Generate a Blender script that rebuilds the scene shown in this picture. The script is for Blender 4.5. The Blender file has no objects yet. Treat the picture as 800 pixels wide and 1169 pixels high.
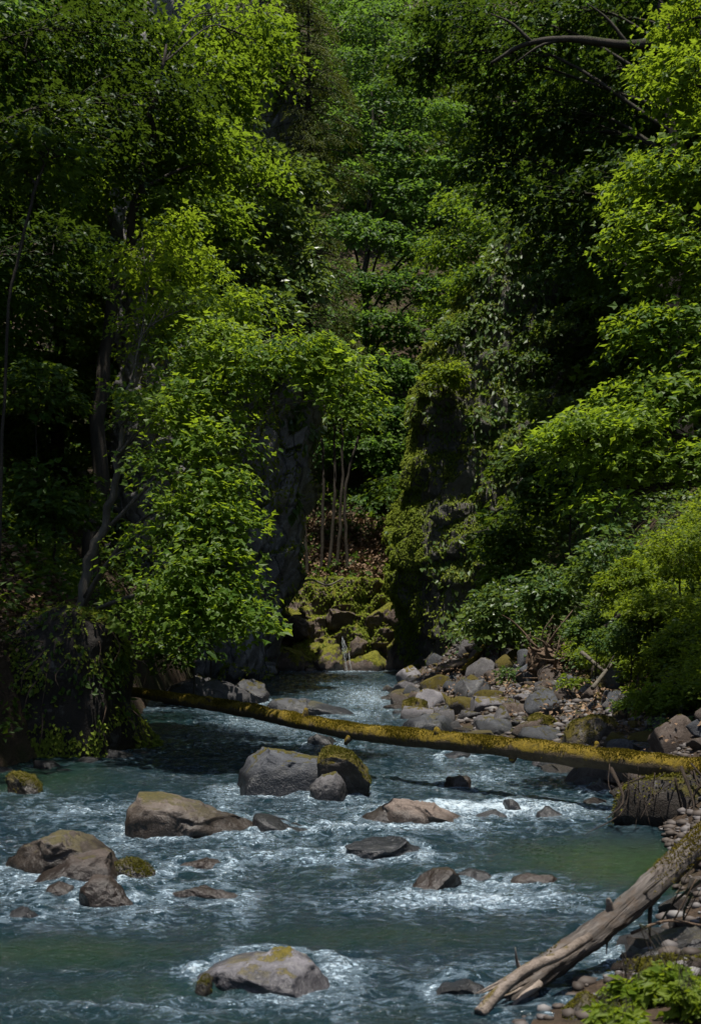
import bpy, math, random
import numpy as np
from mathutils import Vector

rnd = random.Random(11)
sc = bpy.context.scene
COL = sc.collection
F, HX, HY, CH = 1624.0, 400.0, 690.0, 1.8       # focal length and horizon in photo pixels, eye height in metres


def W(px, py, Y):
    """a point of the place, Y metres ahead, seen at photo pixel (px, py)"""
    return np.array([(px - HX) / F * Y, Y, CH - (py - HY) / F * Y])


def wy(py):
    return CH * F / (py - HY)


# ------------------------------------------------------------------ noise
def _hash(i, j, k, s):
    h = (i * 374761393 + j * 668265263 + k * 2147483647 + s * 1274126177) & 0xFFFFFFFF
    h = ((h ^ (h >> 13)) * 1274126177) & 0xFFFFFFFF
    h = ((h ^ (h >> 16)) * 2246822519) & 0xFFFFFFFF
    return (h ^ (h >> 15)) & 0xFFFFFFFF


def noise3(p, s=0):
    p = np.asarray(p, float)
    i = np.floor(p).astype(np.int64)
    f = p - i
    u = f * f * f * (f * (f * 6 - 15) + 10)
    out = 0
    for a in (0, 1):
        for b in (0, 1):
            for c in (0, 1):
                h = _hash(i[:, 0] + a, i[:, 1] + b, i[:, 2] + c, s)
                gx = ((h & 1023) / 511.5) - 1
                gy = (((h >> 10) & 1023) / 511.5) - 1
                gz = (((h >> 20) & 1023) / 511.5) - 1
                d = gx * (f[:, 0] - a) + gy * (f[:, 1] - b) + gz * (f[:, 2] - c)
                w = (u[:, 0] if a else 1 - u[:, 0]) * (u[:, 1] if b else 1 - u[:, 1]) * (u[:, 2] if c else 1 - u[:, 2])
                out = out + w * d
    return out * 1.2


def fbm(p, octs=4, s=0, ridged=False, gain=.5):
    p = np.asarray(p, float)
    a, tot, o = 1.0, 0.0, 0
    for k in range(octs):
        n = noise3(p * (2.03 ** k), s + k * 17)
        if ridged:
            n = 1 - np.abs(n) * 2
        o = o + a * n
        tot += a
        a *= gain
    return o / tot


def xyz(x, y, z=0.0):
    x, y = np.asarray(x, float), np.asarray(y, float)
    return np.stack([x, y, np.broadcast_to(np.asarray(z, float), x.shape)], -1)


def sstep(t):
    t = np.clip(t, 0, 1)
    return t * t * (3 - 2 * t)


def unit(v):
    return v / np.maximum(np.linalg.norm(v, axis=-1, keepdims=True), 1e-9)


# ------------------------------------------------------------------ mesh helpers
def mesh(name, V, T, mat, attrs=None, smooth=True):
    V = np.ascontiguousarray(V, np.float32)
    T = np.ascontiguousarray(T, np.int32)
    n, k = T.shape
    me = bpy.data.meshes.new(name)
    me.vertices.add(len(V))
    me.vertices.foreach_set('co', V.ravel())
    me.loops.add(n * k)
    me.loops.foreach_set('vertex_index', T.ravel())
    me.polygons.add(n)
    me.polygons.foreach_set('loop_start', np.arange(0, n * k, k, dtype=np.int32))
    me.polygons.foreach_set('use_smooth', np.full(n, smooth, bool))
    for an, av in (attrs or {}).items():
        av = np.ascontiguousarray(av, np.float32)
        if av.ndim == 2:
            me.attributes.new(an, 'FLOAT_VECTOR', 'POINT').data.foreach_set('vector', av.ravel())
        else:
            me.attributes.new(an, 'FLOAT', 'POINT').data.foreach_set('value', av)
    me.update(calc_edges=True)
    if mat:
        me.materials.append(mat)
    return me


def put(name, me, parent=None, loc=(0, 0, 0)):
    o = bpy.data.objects.new(name, me)
    COL.objects.link(o)
    o.location = loc
    if parent:
        o.parent = parent
    return o


def tag(o, label, cat, group=None):
    o['label'] = label
    o['category'] = cat
    if group:
        o['group'] = group
    return o


def thing(name, label, cat, loc, group=None):
    return tag(put(name, None, None, loc), label, cat, group)


def copy_thing(o, label, loc, rz, s, group=None):
    r = o.copy()
    COL.objects.link(r)
    r.location = loc
    r.rotation_euler = (0, 0, rz)
    r.scale = s if isinstance(s, tuple) else (s, s, s)
    r['label'] = label
    if group:
        r['group'] = group
    for ch in list(o.children):
        c = ch.copy()
        COL.objects.link(c)
        c.parent = r
    return r


class Geo:
    def __init__(s):
        s.V, s.T, s.A, s.n = [], [], [], 0

    def add(s, V, T, a=None):
        s.V.append(V)
        s.T.append(np.asarray(T) + s.n)
        s.A.append(np.zeros(len(V)) if a is None else a)
        s.n += len(V)

    def mesh(s, name, mat, off=(0, 0, 0), smooth=True):
        return mesh(name, np.concatenate(s.V) - np.asarray(off), np.concatenate(s.T), mat, {'tint': np.concatenate(s.A)}, smooth)


def spline(P, n):
    P = np.asarray(P, float)
    if len(P) == 2:
        t = np.linspace(0, 1, n)[:, None]
        return P[0] * (1 - t) + P[1] * t
    Q = np.vstack([2 * P[0] - P[1], P, 2 * P[-1] - P[-2]])
    out = []
    ts = np.linspace(0, len(P) - 1 - 1e-6, n)
    for t in ts:
        i = int(t)
        f = t - i
        a, b, c, d = Q[i], Q[i + 1], Q[i + 2], Q[i + 3]
        out.append(.5 * (2 * b + (c - a) * f + (2 * a - 5 * b + 4 * c - d) * f * f + (3 * b - a - 3 * c + d) * f ** 3))
    return np.array(out)


def tube(P, R, k=8, rough=0.0, seed=0, cap=True):
    P = np.asarray(P, float)
    n = len(P)
    R = np.broadcast_to(np.asarray(R, float), (n,))
    T = unit(np.gradient(P, axis=0))
    ref = np.array([0, 0, 1.0]) if abs(T[:, 2]).mean() < .8 else np.array([1.0, 0, 0])
    A = unit(np.cross(T, ref))
    B = np.cross(T, A)
    th = np.arange(k) * 2 * math.pi / k
    V = P[:, None] + R[:, None, None] * (np.cos(th)[None, :, None] * A[:, None] + np.sin(th)[None, :, None] * B[:, None])
    V = V.reshape(-1, 3)
    if rough:
        d = unit(V - np.repeat(P, k, 0))
        V = V + d * (fbm(V * (0.35 / max(R.max(), 1e-3)), 3, seed) * rough * np.repeat(R, k))[:, None]
    i = np.arange(n - 1)[:, None] * k
    j = np.arange(k)[None, :]
    j2 = (j + 1) % k
    a, b, c, d = i + j, i + j2, i + k + j2, i + k + j
    Tt = np.concatenate([np.stack([a, b, c], -1).reshape(-1, 3), np.stack([a, c, d], -1).reshape(-1, 3)])
    if cap:
        V = np.vstack([V, P[:1], P[-1:]])
        e = n * k
        c0 = np.array([[e, (q + 1) % k, q] for q in range(k)])
        c1 = np.array([[e + 1, (n - 1) * k + q, (n - 1) * k + (q + 1) % k] for q in range(k)])
        Tt = np.concatenate([Tt, c0, c1])
    return V, Tt


# ------------------------------------------------------------------ materials
def newmat(name):
    m = bpy.data.materials.new(name)
    m.use_nodes = True
    nt = m.node_tree
    nt.nodes.clear()
    out = nt.nodes.new('ShaderNodeOutputMaterial')
    return m, nt, out


def N(nt, typ, inp=None, **kw):
    n = nt.nodes.new(typ)
    for k, v in kw.items():
        setattr(n, k, v)
    for k, v in (inp or {}).items():
        if isinstance(v, bpy.types.NodeSocket):
            nt.links.new(v, n.inputs[k])
        else:
            n.inputs[k].default_value = v
    return n


def ramp(nt, fac, stops):
    r = N(nt, 'ShaderNodeValToRGB', {0: fac})
    el = r.color_ramp.elements
    while len(el) < len(stops):
        el.new(.5)
    for e, (p, c) in zip(el, stops):
        e.position = p
        e.color = (c, c, c, 1) if isinstance(c, (int, float)) else (*c, 1)
    return r.outputs[0]


def mixc(nt, fac, a, b):
    n = N(nt, 'ShaderNodeMix', data_type='RGBA')
    for i, v in ((0, fac), (6, a), (7, b)):
        if isinstance(v, bpy.types.NodeSocket):
            nt.links.new(v, n.inputs[i])
        else:
            n.inputs[i].default_value = v if i == 0 else (*v, 1)
    return n.outputs[2]


def mth(nt, op, a, b=0.0, clamp=False):
    return N(nt, 'ShaderNodeMath', {0: a, 1: b}, operation=op, use_clamp=clamp).outputs[0]


def tex(nt, vec, scale, detail=5, rough=.6, dist=0.0):
    return N(nt, 'ShaderNodeTexNoise', {'Vector': vec, 'Scale': scale, 'Detail': detail, 'Roughness': rough, 'Distortion': dist}).outputs[0]


def leafmat(name, c0, c1, trans, tmix=.42, rough=.45, spec=.35):
    m, nt, out = newmat(name)
    at = N(nt, 'ShaderNodeAttribute', attribute_name='tint').outputs[2]
    oi = N(nt, 'ShaderNodeObjectInfo').outputs['Random']
    t = mth(nt, 'ADD', at, mth(nt, 'MULTIPLY', mth(nt, 'SUBTRACT', oi, .5), .25), True)
    col = mixc(nt, t, c0, c1)
    tc = mixc(nt, t, [q * .75 for q in trans], trans)
    p = N(nt, 'ShaderNodeBsdfPrincipled', {'Base Color': col, 'Roughness': rough, 'Specular IOR Level': spec})
    tr = N(nt, 'ShaderNodeBsdfTranslucent', {'Color': tc})
    mx = N(nt, 'ShaderNodeMixShader', {0: tmix, 1: p.outputs[0], 2: tr.outputs[0]})
    nt.links.new(mx.outputs[0], out.inputs[0])
    return m


def rockmat(name, ca, cb, moss=0.0, mosscol=((.034, .032, .006), (.100, .082, .010)), wet=.12, scale=1.0, lichen=.25, vein=False, bump=.85):
    m, nt, out = newmat(name)
    geo = N(nt, 'ShaderNodeNewGeometry')
    tc = N(nt, 'ShaderNodeTexCoord').outputs['Object']
    oi = N(nt, 'ShaderNodeObjectInfo').outputs['Random']
    pos = N(nt, 'ShaderNodeVectorMath', {0: tc, 1: N(nt, 'ShaderNodeCombineXYZ', {0: mth(nt, 'MULTIPLY', oi, 37.0)}).outputs[0]}, operation='ADD').outputs[0]
    n1 = tex(nt, pos, 2.2 * scale, 8, .65, .4)
    n2 = tex(nt, pos, 14 * scale, 6, .7)
    n3 = tex(nt, pos, 60 * scale, 3, .7)
    col = mixc(nt, ramp(nt, n1, [(.3, 0.0), (.7, 1.0)]), ca, cb)
    col = mixc(nt, mth(nt, 'MULTIPLY', ramp(nt, n2, [(.45, 0.0), (.75, 1.0)]), .55), col, [q * .45 for q in ca])
    col = mixc(nt, mth(nt, 'MULTIPLY', ramp(nt, n3, [(.5, 0.0), (.8, 1.0)]), .5), col, [min(1, q * 1.7) for q in cb])
    col = mixc(nt, mth(nt, 'MULTIPLY', ramp(nt, tex(nt, pos, 5 * scale, 6, .7, .8), [(.56, 0.0), (.64, 1.0)]), lichen), col, (.22, .215, .20))
    hgt = mth(nt, 'ADD', mth(nt, 'MULTIPLY', n2, .7), mth(nt, 'MULTIPLY', n3, .3))
    if vein:
        wv = N(nt, 'ShaderNodeTexWave', {'Vector': pos, 'Scale': 1.3 * scale, 'Distortion': 9.0, 'Detail': 4.0, 'Detail Scale': 1.4})
        cr = ramp(nt, wv.outputs[1], [(.0, 0.0), (.08, 1.0)])
        col = mixc(nt, mth(nt, 'MULTIPLY', mth(nt, 'SUBTRACT', 1.0, cr), .6), col, [q * .3 for q in ca])
        hgt = mth(nt, 'ADD', hgt, mth(nt, 'MULTIPLY', cr, .5))
    val = mth(nt, 'ADD', .75, mth(nt, 'MULTIPLY', oi, .5))
    col = mixc(nt, 1.0, col, col)
    hs = N(nt, 'ShaderNodeHueSaturation', {'Value': val, 'Color': col})
    col = hs.outputs[0]
    sep = N(nt, 'ShaderNodeSeparateXYZ', {0: geo.outputs['Position']})
    # wet band along the water line
    zz = mth(nt, 'ADD', sep.outputs[2], mth(nt, 'MULTIPLY', mth(nt, 'SUBTRACT', n1, .5), .12))
    wetf = ramp(nt, mth(nt, 'DIVIDE', zz, max(wet, .01) * 2), [(.25, 1.0), (.6, 0.0)])
    col = mixc(nt, mth(nt, 'MULTIPLY', wetf, .72), col, [q * .16 for q in ca])
    rough = mth(nt, 'SUBTRACT', .82, mth(nt, 'MULTIPLY', wetf, .5))
    if moss > 0:
        nz = N(nt, 'ShaderNodeSeparateXYZ', {0: geo.outputs['Normal']}).outputs[2]
        mm = mth(nt, 'ADD', mth(nt, 'MULTIPLY', nz, .45), mth(nt, 'MULTIPLY', tex(nt, pos, 3.1 * scale, 6, .7, .3), 1.1))
        mf = ramp(nt, mm, [(max(0.01, 1.05 - moss * .62), 0.0), (min(.999, 1.13 - moss * .62), 1.0)])
        mf = mth(nt, 'MULTIPLY', mf, mth(nt, 'SUBTRACT', 1.0, wetf))
        mc = mixc(nt, ramp(nt, tex(nt, pos, 30 * scale, 4, .7), [(.35, 0.0), (.65, 1.0)]), mosscol[0], mosscol[1])
        col = mixc(nt, mf, col, mc)
        rough = mth(nt, 'MAXIMUM', rough, mf)
        hgt = mth(nt, 'ADD', hgt, mth(nt, 'MULTIPLY', mth(nt, 'MULTIPLY', tex(nt, pos, 90 * scale, 3, .8), mf), 1.2))
    bp = N(nt, 'ShaderNodeBump', {'Height': hgt, 'Strength': bump, 'Distance': .03 / scale})
    p = N(nt, 'ShaderNodeBsdfPrincipled', {'Base Color': col, 'Roughness': rough, 'Normal': bp.outputs[0], 'Specular IOR Level': .4})
    nt.links.new(p.outputs[0], out.inputs[0])
    return m


def woodmat(name, ca, cb, moss=None, mossamt=0.0, fine=1.0, axis=(1, 1, 1)):
    m, nt, out = newmat(name)
    geo = N(nt, 'ShaderNodeNewGeometry')
    tc = N(nt, 'ShaderNodeTexCoord').outputs['Object']
    mp = N(nt, 'ShaderNodeMapping', {0: tc, 3: axis}).outputs[0]
    n1 = tex(nt, mp, 9 * fine, 7, .7, .3)
    n2 = tex(nt, tc, 40 * fine, 4, .7)
    col = mixc(nt, ramp(nt, n1, [(.32, 0.0), (.68, 1.0)]), ca, cb)
    col = mixc(nt, mth(nt, 'MULTIPLY', ramp(nt, n2, [(.5, 0.0), (.75, 1.0)]), .5), col, [q * .4 for q in ca])
    h = mth(nt, 'ADD', n1, mth(nt, 'MULTIPLY', n2, .5))
    if moss:
        nz = N(nt, 'ShaderNodeSeparateXYZ', {0: geo.outputs['Normal']}).outputs[2]
        mm = mth(nt, 'ADD', mth(nt, 'MULTIPLY', nz, .35), tex(nt, tc, 4.5 * fine, 6, .7, .4))
        mf = ramp(nt, mm, [(max(.01, .95 - mossamt), 0.0), (min(.99, 1.07 - mossamt), 1.0)])
        mc = mixc(nt, ramp(nt, tex(nt, tc, 22 * fine, 5, .75), [(.35, 0.0), (.65, 1.0)]), moss[0], moss[1])
        col = mixc(nt, mf, col, mc)
        h = mth(nt, 'ADD', h, mth(nt, 'MULTIPLY', mf, mth(nt, 'MULTIPLY', tex(nt, tc, 60 * fine, 4, .8), 2.0)))
    bp = N(nt, 'ShaderNodeBump', {'Height': h, 'Strength': .8, 'Distance': .025})
    p = N(nt, 'ShaderNodeBsdfPrincipled', {'Base Color': col, 'Roughness': .85, 'Normal': bp.outputs[0], 'Specular IOR Level': .25})
    nt.links.new(p.outputs[0], out.inputs[0])
    return m


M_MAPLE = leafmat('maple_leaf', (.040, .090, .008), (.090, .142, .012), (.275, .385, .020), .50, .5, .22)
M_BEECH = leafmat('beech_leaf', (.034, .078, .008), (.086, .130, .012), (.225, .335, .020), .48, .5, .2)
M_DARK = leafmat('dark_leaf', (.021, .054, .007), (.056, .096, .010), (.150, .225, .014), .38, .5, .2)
M_SHADE = leafmat('shaded_leaf', (.012, .034, .006), (.034, .068, .010), (.085, .140, .012), .36, .5, .2)  # darker leaf copy, the shade of the upper corners painted into its colour
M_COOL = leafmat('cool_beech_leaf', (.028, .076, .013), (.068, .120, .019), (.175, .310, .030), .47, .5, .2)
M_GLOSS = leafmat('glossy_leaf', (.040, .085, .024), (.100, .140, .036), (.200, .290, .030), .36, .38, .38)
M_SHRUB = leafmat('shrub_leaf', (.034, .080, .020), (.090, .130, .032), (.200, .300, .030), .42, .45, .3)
M_HERB = leafmat('herb_leaf', (.070, .115, .010), (.125, .165, .016), (.340, .440, .024), .48, .5, .2)
M_SPRUCE = leafmat('spruce_needle', (.034, .058, .010), (.105, .118, .020), (.150, .175, .014), .25, .6, .2)
M_MOSSLEAF = leafmat('moss_frond', (.075, .115, .012), (.215, .250, .040), (.310, .370, .040), .35, .8, .1)
M_OCHRE = leafmat('moss_tuft', (.052, .044, .005), (.175, .132, .010), (.150, .120, .010), .3, .9, .1)
M_ROCKMOSS = leafmat('rock_moss', (.040, .042, .006), (.125, .112, .014), (.100, .095, .010), .25, .9, .1)
M_BARK = woodmat('dark_bark', (.018, .014, .011), (.045, .037, .027), ((.02, .03, .006), (.04, .05, .01)), .25, 1, (1, 1, .25))
M_PALEBARK = woodmat('pale_bark', (.060, .052, .041), (.125, .110, .088), None, 0, 1, (1, 1, .25))
M_LOG = woodmat('mossy_bark', (.050, .036, .020), (.095, .070, .040), ((.085, .062, .006), (.240, .165, .012)), .5, 1)
M_DRIFT = woodmat('weathered_wood', (.085, .066, .052), (.260, .215, .180), ((.10, .075, .008), (.18, .13, .012)), .10, 1.3, (.35, .55, .55))
M_DARKROOT = woodmat('wet_root', (.012, .008, .006), (.038, .026, .017), None, 0, 1.5)
M_ROOT = woodmat('root_wood', (.060, .040, .027), (.150, .102, .068), None, 0, 1.5)

M_GREY = rockmat('grey_rock', (.028, .026, .027), (.088, .083, .086), .1, wet=0.2)
M_SLATE = rockmat('slate_rock', (.017, .019, .023), (.070, .074, .085), .12, wet=0.26)
M_TAN = rockmat('tan_rock', (.036, .026, .019), (.128, .102, .084), .24, wet=0.27)
M_TANWET = rockmat('rusty_rock', (.032, .021, .015), (.092, .069, .056), .12, wet=0.2)
M_SAND = rockmat('sandy_rock', (.085, .060, .046), (.210, .165, .138), .08, wet=.08)
M_PALE = rockmat('pale_rock', (.078, .074, .082), (.172, .162, .172), .16, mosscol=((.07, .06, .006), (.17, .13, .012)), wet=0.1)
M_MOSSROCK = rockmat('mossy_rock', (.030, .024, .018), (.085, .070, .055), .74, mosscol=((.045, .036, .005), (.125, .098, .010)), wet=0.16)
M_DARKROCK = rockmat('dark_wet_rock', (.020, .020, .022), (.060, .060, .064), .1, wet=.3)
M_CLIFF = rockmat('cliff_rock', (.045, .043, .044), (.240, .225, .222), .45, mosscol=((.03, .045, .008), (.07, .09, .014)), scale=.6, wet=.25, bump=1.0, vein=True)
M_MOSSCLIFF = rockmat('mossy_cliff', (.022, .020, .017), (.085, .078, .066), .6, mosscol=((.030, .045, .006), (.075, .095, .012)), scale=.5, wet=.2, bump=.9)
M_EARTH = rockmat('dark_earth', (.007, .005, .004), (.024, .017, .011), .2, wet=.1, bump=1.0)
M_LEDGE = rockmat('ledge_rock', (.055, .038, .030), (.150, .112, .090), .62, mosscol=((.07, .08, .006), (.17, .16, .012)), scale=.6, wet=.15, bump=.8)


def grainmat():
    m, nt, out = newmat('weathered_grain')
    gr = N(nt, 'ShaderNodeAttribute', attribute_name='grain').outputs[1]
    st = N(nt, 'ShaderNodeMapping', {0: gr, 3: (1, 1, .10)}).outputs[0]
    f1 = tex(nt, st, 26, 6, .7, .5)
    f2 = tex(nt, st, 75, 4, .7, .3)
    bl = tex(nt, gr, 3.2, 6, .7, .6)
    col = mixc(nt, ramp(nt, f1, [(.3, 0.0), (.68, 1.0)]), (.024, .020, .017), (.115, .098, .086))
    col = mixc(nt, mth(nt, 'MULTIPLY', ramp(nt, f2, [(.5, 0.0), (.68, 1.0)]), .55), col, (.165, .148, .136))
    crk = ramp(nt, tex(nt, N(nt, 'ShaderNodeMapping', {0: gr, 3: (1, 1, .06)}).outputs[0], 17, 3, .6, .9), [(.33, 1.0), (.40, 0.0)])
    col = mixc(nt, crk, col, (.012, .009, .007))
    col = mixc(nt, mth(nt, 'MULTIPLY', ramp(nt, bl, [(.5, 0.0), (.62, 1.0)]), .75), col, (.070, .046, .028))
    h = mth(nt, 'SUBTRACT', mth(nt, 'ADD', f1, mth(nt, 'MULTIPLY', f2, .4)), mth(nt, 'MULTIPLY', crk, 1.5))
    bp = N(nt, 'ShaderNodeBump', {'Height': h, 'Strength': 1.0, 'Distance': .018})
    p = N(nt, 'ShaderNodeBsdfPrincipled', {'Base Color': col, 'Roughness': .8, 'Normal': bp.outputs[0], 'Specular IOR Level': .25})
    nt.links.new(p.outputs[0], out.inputs[0])
    return m


def groundmat():
    m, nt, out = newmat('forest_floor')
    geo = N(nt, 'ShaderNodeNewGeometry')
    pos = geo.outputs['Position']
    n1 = tex(nt, pos, .6, 6, .65)
    n2 = tex(nt, pos, 6, 6, .75)
    n3 = tex(nt, pos, 30, 4, .7)
    col = mixc(nt, ramp(nt, n2, [(.3, 0.0), (.7, 1.0)]), (.020, .014, .009), (.075, .050, .032))
    col = mixc(nt, mth(nt, 'MULTIPLY', ramp(nt, n3, [(.5, 0.0), (.75, 1.0)]), .6), col, (.13, .088, .058))
    col = mixc(nt, mth(nt, 'MULTIPLY', ramp(nt, n1, [(.48, 0.0), (.6, 1.0)]), .7), col, (.030, .042, .010))
    bp = N(nt, 'ShaderNodeBump', {'Height': mth(nt, 'ADD', n2, n3), 'Strength': .8, 'Distance': .08})
    p = N(nt, 'ShaderNodeBsdfPrincipled', {'Base Color': col, 'Roughness': .9, 'Normal': bp.outputs[0], 'Specular IOR Level': .2})
    nt.links.new(p.outputs[0], out.inputs[0])
    return m


def watermat():
    m, nt, out = newmat('river_water')
    pos = N(nt, 'ShaderNodeNewGeometry').outputs['Position']
    foam = N(nt, 'ShaderNodeAttribute', attribute_name='foam').outputs[2]
    shal = N(nt, 'ShaderNodeAttribute', attribute_name='shallow').outputs[2]
    mp = N(nt, 'ShaderNodeMapping', {0: pos, 3: (1.0, 1.5, 1)}).outputs[0]
    a = tex(nt, mp, 7, 4, .6, .5)
    b = tex(nt, mp, 26, 4, .65, .4)
    fn = tex(nt, N(nt, 'ShaderNodeMapping', {0: pos, 3: (1.0, 1.0, 1)}).outputs[0], 20, 6, .75, .6)
    fm = ramp(nt, mth(nt, 'ADD', foam, mth(nt, 'MULTIPLY', mth(nt, 'SUBTRACT', fn, .5), 1.5)), [(.60, 0.0), (1.0, 1.0)])
    col = mixc(nt, shal, (.004, .013, .019), (.012, .030, .008))
    col = mixc(nt, mth(nt, 'MULTIPLY', foam, .55, True), col, (.014, .042, .056))
    sky_streak = tex(nt, N(nt, 'ShaderNodeMapping', {0: pos, 3: (.75, 1.3, 1)}).outputs[0], 13, 8, .78, .7)
    sky_streak = ramp(nt, mth(nt, 'ADD', sky_streak, mth(nt, 'MULTIPLY', mth(nt, 'SUBTRACT', foam, shal), .26)), [(.545, 0.0), (.66, 1.0)])
    col = mixc(nt, sky_streak, col, (.080, .112, .138))  # pale streaks painted into the water colour for sky reflected on ripples
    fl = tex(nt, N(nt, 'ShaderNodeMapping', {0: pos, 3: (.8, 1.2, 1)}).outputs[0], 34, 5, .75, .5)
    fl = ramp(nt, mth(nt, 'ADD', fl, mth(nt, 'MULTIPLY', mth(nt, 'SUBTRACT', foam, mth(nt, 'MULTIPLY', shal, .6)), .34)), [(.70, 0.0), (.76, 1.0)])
    col = mixc(nt, fl, col, (.30, .38, .44))  # bright flecks in the colour, painted sparkle as well as foam
    col = mixc(nt, fm, col, (.48, .56, .61))
    bp = N(nt, 'ShaderNodeBump', {'Height': mth(nt, 'ADD', a, mth(nt, 'MULTIPLY', b, .45)), 'Strength': .8, 'Distance': .09})
    p = N(nt, 'ShaderNodeBsdfPrincipled', {'Base Color': col, 'Roughness': mth(nt, 'ADD', .07, mth(nt, 'MULTIPLY', fm, .5)), 'IOR': 1.33, 'Normal': bp.outputs[0]})
    nt.links.new(p.outputs[0], out.inputs[0])
    return m


# ------------------------------------------------------------------ the lie of the land
_Y = np.array([-30, 0, 4, 6.1, 7, 8, 9.5, 11.2, 13, 15, 17, 20, 24, 29, 33, 36, 39.5, 130])
_XR = np.array([3, .9, .5, .65, 1.3, 1.72, 2.2, 2.45, 2.45, 2.5, 2.3, 1.35, .85, .95, 1.3, 1.6, 1.7, 1.7])
_XT = np.array([6, 3.8, 3.4, 3.3, 3.3, 3.3, 3.3, 3.3, 3.3, 3.5, 3.65, 3.65, 3.4, 2.8, 2.3, 1.9, 1.8, 1.8])
_ZT = np.array([.6, .5, .36, .34, .34, .4, .5, .6, .62, .62, .62, .62, .6, .6, .5, .35, .3, .3])
_YL = np.array([-30, 0, 8, 11, 13.5, 15.8, 17, 17.8, 19.2, 21, 29, 34, 37, 40, 130])
_XL = np.array([-6, -4.6, -4.1, -3.9, -3.9, -3.8, -3.3, -3.0, -3.0, -3.2, -3.9, -3.4, -2.6, -2.5, -2.5])


def ground(x, y):
    x, y = np.asarray(x, float), np.asarray(y, float)
    xr, xt, zt, xl = (np.interp(y, _Y, _XR), np.interp(y, _Y, _XT), np.interp(y, _Y, _ZT), np.interp(y, _YL, _XL))
    n = fbm(xyz(x * .35, y * .35, 3.3), 4, 5)
    n2 = fbm(xyz(x * 1.7, y * 1.7, 1.3), 3, 9)
    d = x - xr
    bar = zt * np.clip(d / np.maximum(xt - xr, .1), 0, 1) ** .85
    hr = bar + 34 * (1 - np.exp(-np.maximum(x - xt, 0) * 1.15 / 34))
    zr = np.where(d > 0, hr, -.12 - .5 * np.clip(-d, 0, 1.2))
    dl = xl - x
    hl = 1.5 * sstep(dl / .7) ** .8 + 36 * (1 - np.exp(-np.maximum(dl - .7, 0) * .95 / 36))
    zl = np.where(dl > 0, hl, -.12 - .5 * np.clip(-dl, 0, 1.2))
    z = np.maximum(zr, zl)
    z = z + np.where(z > .1, np.clip((z - .1) * .6, 0, 1) * (n * .9 + n2 * .25), n2 * .06)
    back = np.where(y > 39.2, 2.1 * sstep((y - 39.2) / 1.6) - .3 + np.maximum(y - 42, 0) * .72 + (n * 1.2 + n2 * .3) * np.clip((y - 39.5) / 3, 0, 1), -5)
    return np.maximum(z, back)


def gz(x, y):
    return float(ground([x], [y])[0])


def grid(xs, ys, zf):
    X, Y = np.meshgrid(xs, ys)
    V = np.stack([X.ravel(), Y.ravel(), zf(X.ravel(), Y.ravel())], -1)
    nx, ny = len(xs), len(ys)
    i = (np.arange(ny - 1)[:, None] * nx + np.arange(nx - 1)[None]).ravel()
    return V, np.stack([i, i + 1, i + nx + 1, i + nx], -1)


xs = np.unique(np.concatenate([np.linspace(-70, -12, 40), np.linspace(-12, 12, 200), np.linspace(12, 70, 40)]))
ys = np.unique(np.concatenate([np.linspace(-30, 3, 30), np.linspace(3, 48, 320), np.linspace(48, 130, 60)]))
V, T = grid(xs, ys, ground)
o = put('ground', mesh('ground', V, T, groundmat()))
o['kind'] = 'structure'

# ------------------------------------------------------------------ rocks
def ico(sub, _c={}):
    if sub not in _c:
        import bmesh
        bm = bmesh.new()
        bmesh.ops.create_icosphere(bm, subdivisions=sub, radius=1)
        bm.verts.ensure_lookup_table()
        _c[sub] = (np.array([v.co[:] for v in bm.verts]), np.array([[v.index for v in f.verts] for f in bm.faces]))
        bm.free()
    return _c[sub]


def rock_unit(seed, sub=4, cuts=12, lo=.68, hi=.95, rough=.05):
    r = np.random.default_rng(seed)
    V, T = ico(sub)
    V = V.copy()
    for _ in range(cuts):
        n = unit(r.normal(size=3))
        d = r.uniform(lo, hi)
        V -= np.maximum(V @ n - d, 0)[:, None] * n
    V = V + unit(V) * (fbm(V * 1.3 + seed, 3, seed) * .07 + fbm(V * 4 + seed, 4, seed + 5, True) * rough)[:, None]
    return V, T


ROCKS = []      # x, y, radius of what breaks the current


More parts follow.
